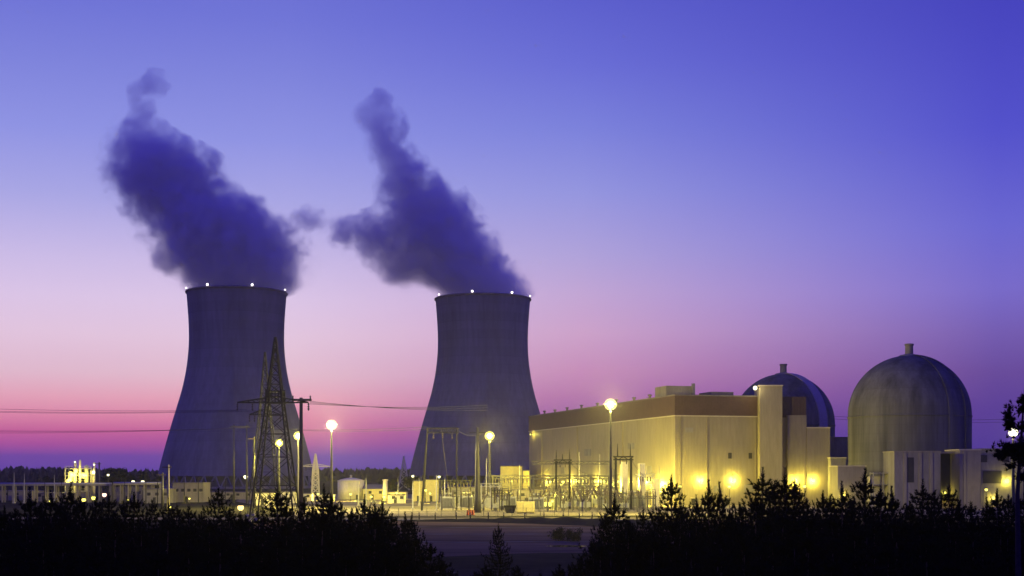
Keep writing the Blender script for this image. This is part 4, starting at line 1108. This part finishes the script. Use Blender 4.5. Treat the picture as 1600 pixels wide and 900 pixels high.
# skyline peaks (px, py, proto, width)
PL = [(8, 786, 1, 1), (24, 790, 0, 1), (47, 774, 3, 1), (62, 786, 4, 1), (79, 775, 1, 1), (98, 780, 0, 1), (113, 766, 3, 1.1), (132, 776, 4, 1), (150, 772, 0, 1), (172, 778, 1, 1), (192, 781, 4, 1), (211, 777, 1, 1.1), (238, 777, 0, 1), (262, 786, 3, 1), (281, 788, 4, 1), (296, 783, 1, 1), (316, 795, 0, 1), (340, 774, 0, 1), (360, 792, 4, 1), (384, 798, 1, 1), (403, 793, 3, 1), (430, 765, 3, 1.25), (448, 780, 1, 1), (470, 776, 4, 1), (488, 787, 0, 1), (506, 769, 3, 1.1), (518, 779, 1, 1), (533, 779, 0, 1), (552, 793, 4, 1), (570, 781, 3, 1), (584, 790, 1, 1), (597, 786, 3, 1), (612, 797, 0, 1), (632, 808, 3, 1), (645, 814, 3, 1)]
special = {430: 'tallest dark pine beneath the lattice pylon', 340: 'broad dark pine beneath the larger cooling tower', 113: 'spired dark pine below the brightly lit process unit', 506: 'thin spired dark pine below the bright mast between the towers', 645: 'slim dark pine at the clearing edge of the left thicket', 47: 'thin spired dark pine under the left end of the pipe rack'}
for px, py, k, w_ in PL:
    put_pine(px, py + (-14 if px in special else (-9 if k in (3, 1) and R.random() < .5 else 3)), R.uniform(92, 118), special.get(px, LEFT), None if px in special else GL, k, w_)
PR = [(937, 826, 4, .8), (948, 800, 1, .8), (960, 775, 3, 1.2), (978, 789, 3, .9), (992, 806, 4, 1), (1007, 790, 3, .9), (1028, 787, 3, .8), (1062, 772, 0, 1), (1086, 758, 3, 1), (1105, 752, 3, 1), (1122, 755, 3, .9), (1140, 780, 1, 1), (1157, 770, 0, 1), (1174, 760, 4, 1), (1193, 733, 3, 1.3), (1208, 752, 1, 1), (1230, 733, 3, 1.2), (1242, 752, 1, 1), (1262, 764, 0, 1), (1285, 752, 1, 1), (1300, 762, 4, 1), (1315, 754, 3, 1), (1333, 764, 0, 1), (1354, 735, 3, 1.2), (1375, 760, 1, 1), (1392, 762, 3, 1), (1416, 771, 4, 1), (1441, 752, 3, 1.3), (1460, 752, 0, 1), (1481, 757, 1, 1), (1500, 766, 0, 1), (1517, 772, 4, 1), (1540, 762, 3, 1), (1557, 766, 1, 1), (1574, 758, 0, 1), (1594, 760, 4, 1)]
special = {960: 'dark pine at the clearing edge of the right thicket, below the floodlight mast', 1193: 'tall spired dark pine before the foot of the stair tower', 1230: 'tall slim dark pine right of the one before the stair tower', 1354: 'tall spired dark pine left of the nearer dome block', 1441: 'wide topped dark pine before the tall blank concrete block'}
for px, py, k, w_ in PR:
    put_pine(px, py + (-4 if px in special else (-3 if k in (3, 1) and R.random() < .5 else 14)), R.uniform(88, 112), special.get(px, RIGHT), None if px in special else GR, k, w_)
# lower rows of the thickets
for D, y0, y1, step in ((84, 806, 826, 36), (72, 832, 852, 46), (60, 862, 884, 58)):
    px = -30
    while px < 1640:
        lim = 618 if D > 80 else (640 if D > 70 else 660)
        rl = 950 if D > 80 else (930 if D > 70 else 905)
        if px < lim: put_pine(px + R.uniform(-9, 9), R.uniform(y0 - 10, y1 - 6), D + R.uniform(-5, 5), LEFT, GL, R.choice((0, 2, 5, 4, 2)), 1.25)
        elif px > rl: put_pine(px + R.uniform(-9, 9), R.uniform(y0 - 6, y1 - 4), D + R.uniform(-5, 5), RIGHT, GR, R.choice((0, 2, 5, 4, 2)), 1.25)
        px += step
put_pine(779, 816, 118, 'lone dark young pine standing in the middle of the dark clearing', None, 5, .78)
for px, py, D in ((672, 850, 90), (690, 868, 84), (705, 884, 78), (655, 838, 96), (760, 884, 80), (810, 882, 82), (845, 890, 78), (880, 884, 76), (905, 866, 84), (922, 846, 92), (740, 892, 76)):
    put_pine(px, py, D, 'low dark pine among the scrub at the bottom of the clearing', 'low pines in the clearing', R.choice((0, 2, 4, 5)), 1.2)
put_pine(1049, 741, 100, 'dark pine standing clear of its neighbours before the turbine hall corner', None, 1, 1.0)
# tall sparse pine at right edge
tp_ = thing('tall_pine', 'tall sparse pine with clumped branches beside the service building', 'tree', (PX(1589, 62), 62, 0))
rnd = random.Random(5); H = PZ(606, 62)
MB().tube([(0, 0, 0), (.08, 0, H * .35), (.02, 0, H * .7), (.35, 0, H)], [.2, .16, .1, .03], 8).build('trunk', M['bark'], tp_, True)
V = []; Fc = []
cl = []
for (px, py, w_, h_) in ((1576, 652, 7, 22), (1577, 664, 10, 10), (1588, 701, 34, 15), (1572, 709, 20, 10), (1600, 712, 24, 12), (1604, 627, 18, 9), (1598, 640, 10, 8), (1601, 668, 18, 7), (1608, 690, 16, 8), (1606, 724, 22, 9), (1562, 715, 9, 5), (1600, 747, 14, 6), (1580, 730, 8, 4)):
    cx_ = PX(px, 62) - tp_.location.x; cz_ = PZ(py, 62); k_ = 62 / F
    for _ in range(int(w_ * h_ * .42) + 14):
        cl.append(Vector((cx_ + rnd.gauss(0, .42) * w_ * k_, rnd.gauss(0, .4) * w_ * k_, cz_ + rnd.gauss(0, .42) * h_ * k_)))
    b = len(V); V += [(0.05, 0, cz_ - .4), (0.05, .05, cz_ - .32), (cx_, 0, cz_)]; Fc.append((b, b + 1, b + 2))
for c in cl:
    needle_tuft(V, Fc, c, (rnd.gauss(0, .6), rnd.gauss(0, .6), .6), .2, 14, rnd, .022)
me = bpy.data.meshes.new('crown'); me.from_pydata(V, [], Fc); me.update(); me.materials.append(M['needles'])
o = bpy.data.objects.new('crown', me); COL.objects.link(o); o.parent = tp_
# bushes in clearing
bs = bushy(41, 2.6, 1.9, 'bush', 'dark rounded bush at the far right of the dark clearing', 'leaves', 1500, .13, base=.05)
bs.location = (PX(872, 247), 247, 0); bs['category'] = 'bush'
copy_tree(bs, (PX(897, 244), 244, 0), 1.0, 'dark rounded bush right of its twin in the dark clearing', None, (1.0, 1, .95))
# undergrowth (uncountable)
rnd = random.Random(77); V = []; Fc = []
for _ in range(5200):
    y = rnd.uniform(48, 152); x = rnd.uniform(-.40, .40) * y
    px = 800 + x / y * F
    if 690 < px < 900 and y > 92: continue
    if 660 < px < 930 and y > 115: continue
    needle_tuft(V, Fc, (x, y, 0), (rnd.gauss(0, .4), rnd.gauss(0, .4), 1), rnd.uniform(.7, 2.0), 9, rnd, .11)
me = bpy.data.meshes.new('undergrowth'); me.from_pydata(V, [], Fc); me.update(); me.materials.append(M['needles'])
o = bpy.data.objects.new('undergrowth', me); COL.objects.link(o)
tag(o, 'dark scrub and undergrowth beneath the foreground pines', 'undergrowth', None, 'stuff')
# far forest (one mass)
rnd = random.Random(3); V = []; Fc = []
def crownblob(x, y, h, w, pointy):
    n = 7; rings = 5; b = len(V)
    for i in range(rings):
        t = i / (rings - 1)
        z = h * (.1 + .9 * t)
        prof_ = ((1 - t) ** .8 if pointy else math.sqrt(max(0, 1 - (2 * t - .9) ** 2 / 1.25))) * w
        for k in range(n):
            a = 2 * PI * k / n; rr = prof_ * rnd.uniform(.55, 1.25) + .1
            V.append((x + rr * math.cos(a), y + rr * math.sin(a), z + rnd.uniform(-.06, .06) * h))
    for i in range(rings - 1):
        for k in range(n):
            Fc.append((b + i * n + k, b + i * n + (k + 1) % n, b + (i + 1) * n + (k + 1) % n, b + (i + 1) * n + k))
for _ in range(2600):
    y = rnd.uniform(1650, 2900); x = rnd.uniform(-.52, .52) * y
    und = 3.0 * math.sin(x * .006 + 1) + 2.0 * math.sin(x * .019)
    crownblob(x, y, rnd.uniform(13, 20) + und + (y - 1650) * .002, rnd.uniform(4, 8), rnd.random() < .55)
me = bpy.data.meshes.new('far_forest'); me.from_pydata(V, [], Fc); me.update(); me.materials.append(M['far_leaves'])
o = bpy.data.objects.new('far_forest', me); COL.objects.link(o)
tag(o, 'distant dark forest along the horizon', 'forest', None, 'stuff')
# distant trees one can tell apart
ft = bushy(51, 20, 9, 'broadleaf_tree', 'x', 'far_leaves', 1500, .9, base=.1)
spots = [(185, 728, 820, 1.1, 'hazy round tree behind the pipe rack, right of the process unit'), (208, 733, 850, 1.0, 'hazy round tree behind the two tiny white lamps'), (112, 729, 760, 1.0, 'hazy tree standing behind the lit process unit'), (236, 741, 800, .7, 'small hazy tree left of the larger tower foot'), (645, 742, 900, .8, 'dark rounded tree just left of the smaller cooling tower foot'), (610, 745, 980, .9, 'dark tree behind the pale vent stack by the tank'), (85, 742, 900, .9, 'hazy tree left of the lit process unit')]
for i, (px, py, D, w_, lb) in enumerate(spots):
    h = PZ(py, D) / 19.0
    if i == 0:
        ft.location = (PX(px, D), D, 0); ft.scale = (w_, w_, h); ft['label'] = lb
    else: copy_tree(ft, (PX(px, D), D, 0), i * 1.3, lb, None, (w_, w_, h))

# ------------------------------------------------------------------ haze
HAZE = 4.2e-5
hz = MB().box(-4700, 4700, -500, 4800, -1.0, 400).build('haze', None)
m, N, L = nodes_of('thin_haze'); N.remove(N['Principled BSDF'])
pv = N.new('ShaderNodeVolumePrincipled'); pv.inputs['Density Attribute'].default_value = ''; pv.inputs['Color Attribute'].default_value = ''; pv.inputs['Temperature Attribute'].default_value = ''; pv.inputs['Density'].default_value = HAZE; pv.inputs['Color'].default_value = (0.85, 0.82, 0.9, 1); pv.inputs['Anisotropy'].default_value = 0.78
L.new(pv.outputs[0], N['Material Output'].inputs['Volume'])
hz.data.materials.append(m); hz['kind'] = 'stuff'; hz['label'] = 'thin dusk haze hanging over the plant'

# ------------------------------------------------------------------ world: dusk sky
wd = bpy.data.worlds.new('World'); SC.world = wd; wd.use_nodes = True
N = wd.node_tree.nodes; L = wd.node_tree.links
bg = N['Background']; bg.inputs['Strength'].default_value = 1.0
SKY_GAIN = 1.0
tcn = N.new('ShaderNodeTexCoord')
sp = N.new('ShaderNodeSeparateXYZ'); L.new(tcn.outputs['Generated'], sp.inputs[0])
def wm(op, a, b=None, clamp=False):
    n = N.new('ShaderNodeMath'); n.operation = op; n.use_clamp = clamp
    for i, v in enumerate((a, b)):
        if v is None: continue
        if isinstance(v, (int, float)): n.inputs[i].default_value = v
        else: L.new(v, n.inputs[i])
    return n.outputs[0]
hyp = wm('SQRT', wm('ADD', wm('MULTIPLY', sp.outputs[0], sp.outputs[0]), wm('MULTIPLY', sp.outputs[1], sp.outputs[1])))
az = wm('DIVIDE', sp.outputs[0], hyp)
zc_ = wm('MAXIMUM', sp.outputs[2], 0.0)
zr = wm('SQRT', zc_)             # finer steps near the horizon
def sky_ramp(px, stops, tail):
    r = N.new('ShaderNodeValToRGB'); r.color_ramp.interpolation = 'EASE' if False else 'LINEAR'
    el = []
    for py, c in stops:
        d = Vector((px - 800, F, HZ - py)).normalized()
        el.append((math.sqrt(max(d.z, 0.0)), c))
    el += tail
    el.sort()
    cr = r.color_ramp
    cr.elements[0].position = el[0][0]; cr.elements[0].color = S(*el[0][1])
    cr.elements[1].position = el[-1][0]; cr.elements[1].color = S(*el[-1][1])
    for p, c in el[1:-1]:
        e = cr.elements.new(p); e.color = S(*c)
    L.new(zr, r.inputs[0]); return r.outputs[0]
TAIL = [(.72, (56, 56, 185)), (1.0, (42, 44, 180))]
cl_ = sky_ramp(95, [(738, (84, 60, 160)), (712, (112, 68, 162)), (692, (176, 80, 156)), (672, (206, 100, 154)), (650, (230, 136, 168)), (620, (242, 170, 188)), (580, (240, 197, 212)), (520, (238, 207, 229)), (460, (228, 205, 237)), (400, (210, 194, 236)), (300, (172, 170, 232)), (200, (145, 150, 230)), (100, (128, 134, 222)), (0, (112, 118, 216))], TAIL)
cc_ = sky_ramp(900, [(738, (76, 58, 155)), (700, (95, 64, 158)), (672, (125, 76, 158)), (650, (152, 92, 162)), (620, (182, 112, 172)), (580, (205, 142, 188)), (520, (212, 166, 207)), (460, (200, 170, 217)), (400, (180, 166, 222)), (300, (150, 152, 226)), (200, (124, 131, 222)), (100, (105, 110, 215)), (0, (92, 96, 206))], TAIL)
cr_ = sky_ramp(1555, [(738, (72, 56, 150)), (700, (78, 54, 146)), (640, (90, 60, 148)), (580, (108, 76, 154)), (520, (120, 95, 178)), (450, (124, 110, 205)), (350, (108, 105, 212)), (200, (83, 82, 205)), (0, (70, 68, 190))], TAIL)
ce_ = sky_ramp(800, [(738, (42, 36, 130)), (600, (57, 47, 180)), (300, (61, 48, 222)), (0, (60, 47, 230))], [(.72, (55, 46, 228)), (1.0, (44, 44, 205))])
def mr_(v, a, b):
    n = N.new('ShaderNodeMapRange'); n.inputs[1].default_value = a; n.inputs[2].default_value = b; L.new(v, n.inputs[0]); return n.outputs[0]
def mix_(f, a, b):
    n = N.new('ShaderNodeMixRGB'); L.new(f, n.inputs[0]); L.new(a, n.inputs[1]); L.new(b, n.inputs[2]); return n.outputs[0]
c1 = mix_(mr_(az, -.16, .05), cl_, cc_)
c2 = mix_(mr_(az, .05, .33), c1, cr_)
yy = wm('DIVIDE', sp.outputs[1], hyp)
c3 = mix_(mr_(yy, .88, .15), c2, ce_)
nsky = N.new('ShaderNodeTexSky'); nsky.sky_type = 'NISHITA'; nsky.sun_disc = False
nsky.sun_elevation = math.radians(0.5); nsky.sun_rotation = math.radians(-18)
ad = N.new('ShaderNodeMixRGB'); ad.blend_type = 'ADD'; ad.inputs[0].default_value = 0.0
L.new(c3, ad.inputs[1]); L.new(nsky.outputs[0], ad.inputs[2])
L.new(ad.outputs[0], bg.inputs['Color'])

# ------------------------------------------------------------------ camera and render settings
cam = bpy.data.cameras.new('camera'); co = bpy.data.objects.new('camera', cam); COL.objects.link(co)
co.location = (0, 0, CZ); co.rotation_euler = (PI / 2, 0, 0)
cam.sensor_width = 36.0; cam.lens = 36.0 * F / 1600.0; cam.shift_y = (HZ - 450.0) / 1600.0
cam.clip_start = 0.5; cam.clip_end = 12000
SC.camera = co
SC.view_settings.view_transform = 'Standard'; SC.view_settings.look = 'None'
SC.view_settings.exposure = 0.0; SC.view_settings.gamma = 1.0; SC.view_settings.use_curve_mapping = False
cy = SC.cycles
cy.max_bounces = 5; cy.diffuse_bounces = 2; cy.glossy_bounces = 2; cy.transmission_bounces = 2; cy.volume_bounces = 2; cy.transparent_max_bounces = 8
cy.use_denoising = True
cy.sample_clamp_indirect = 0.0
cy.caustics_reflective = False; cy.caustics_refractive = False
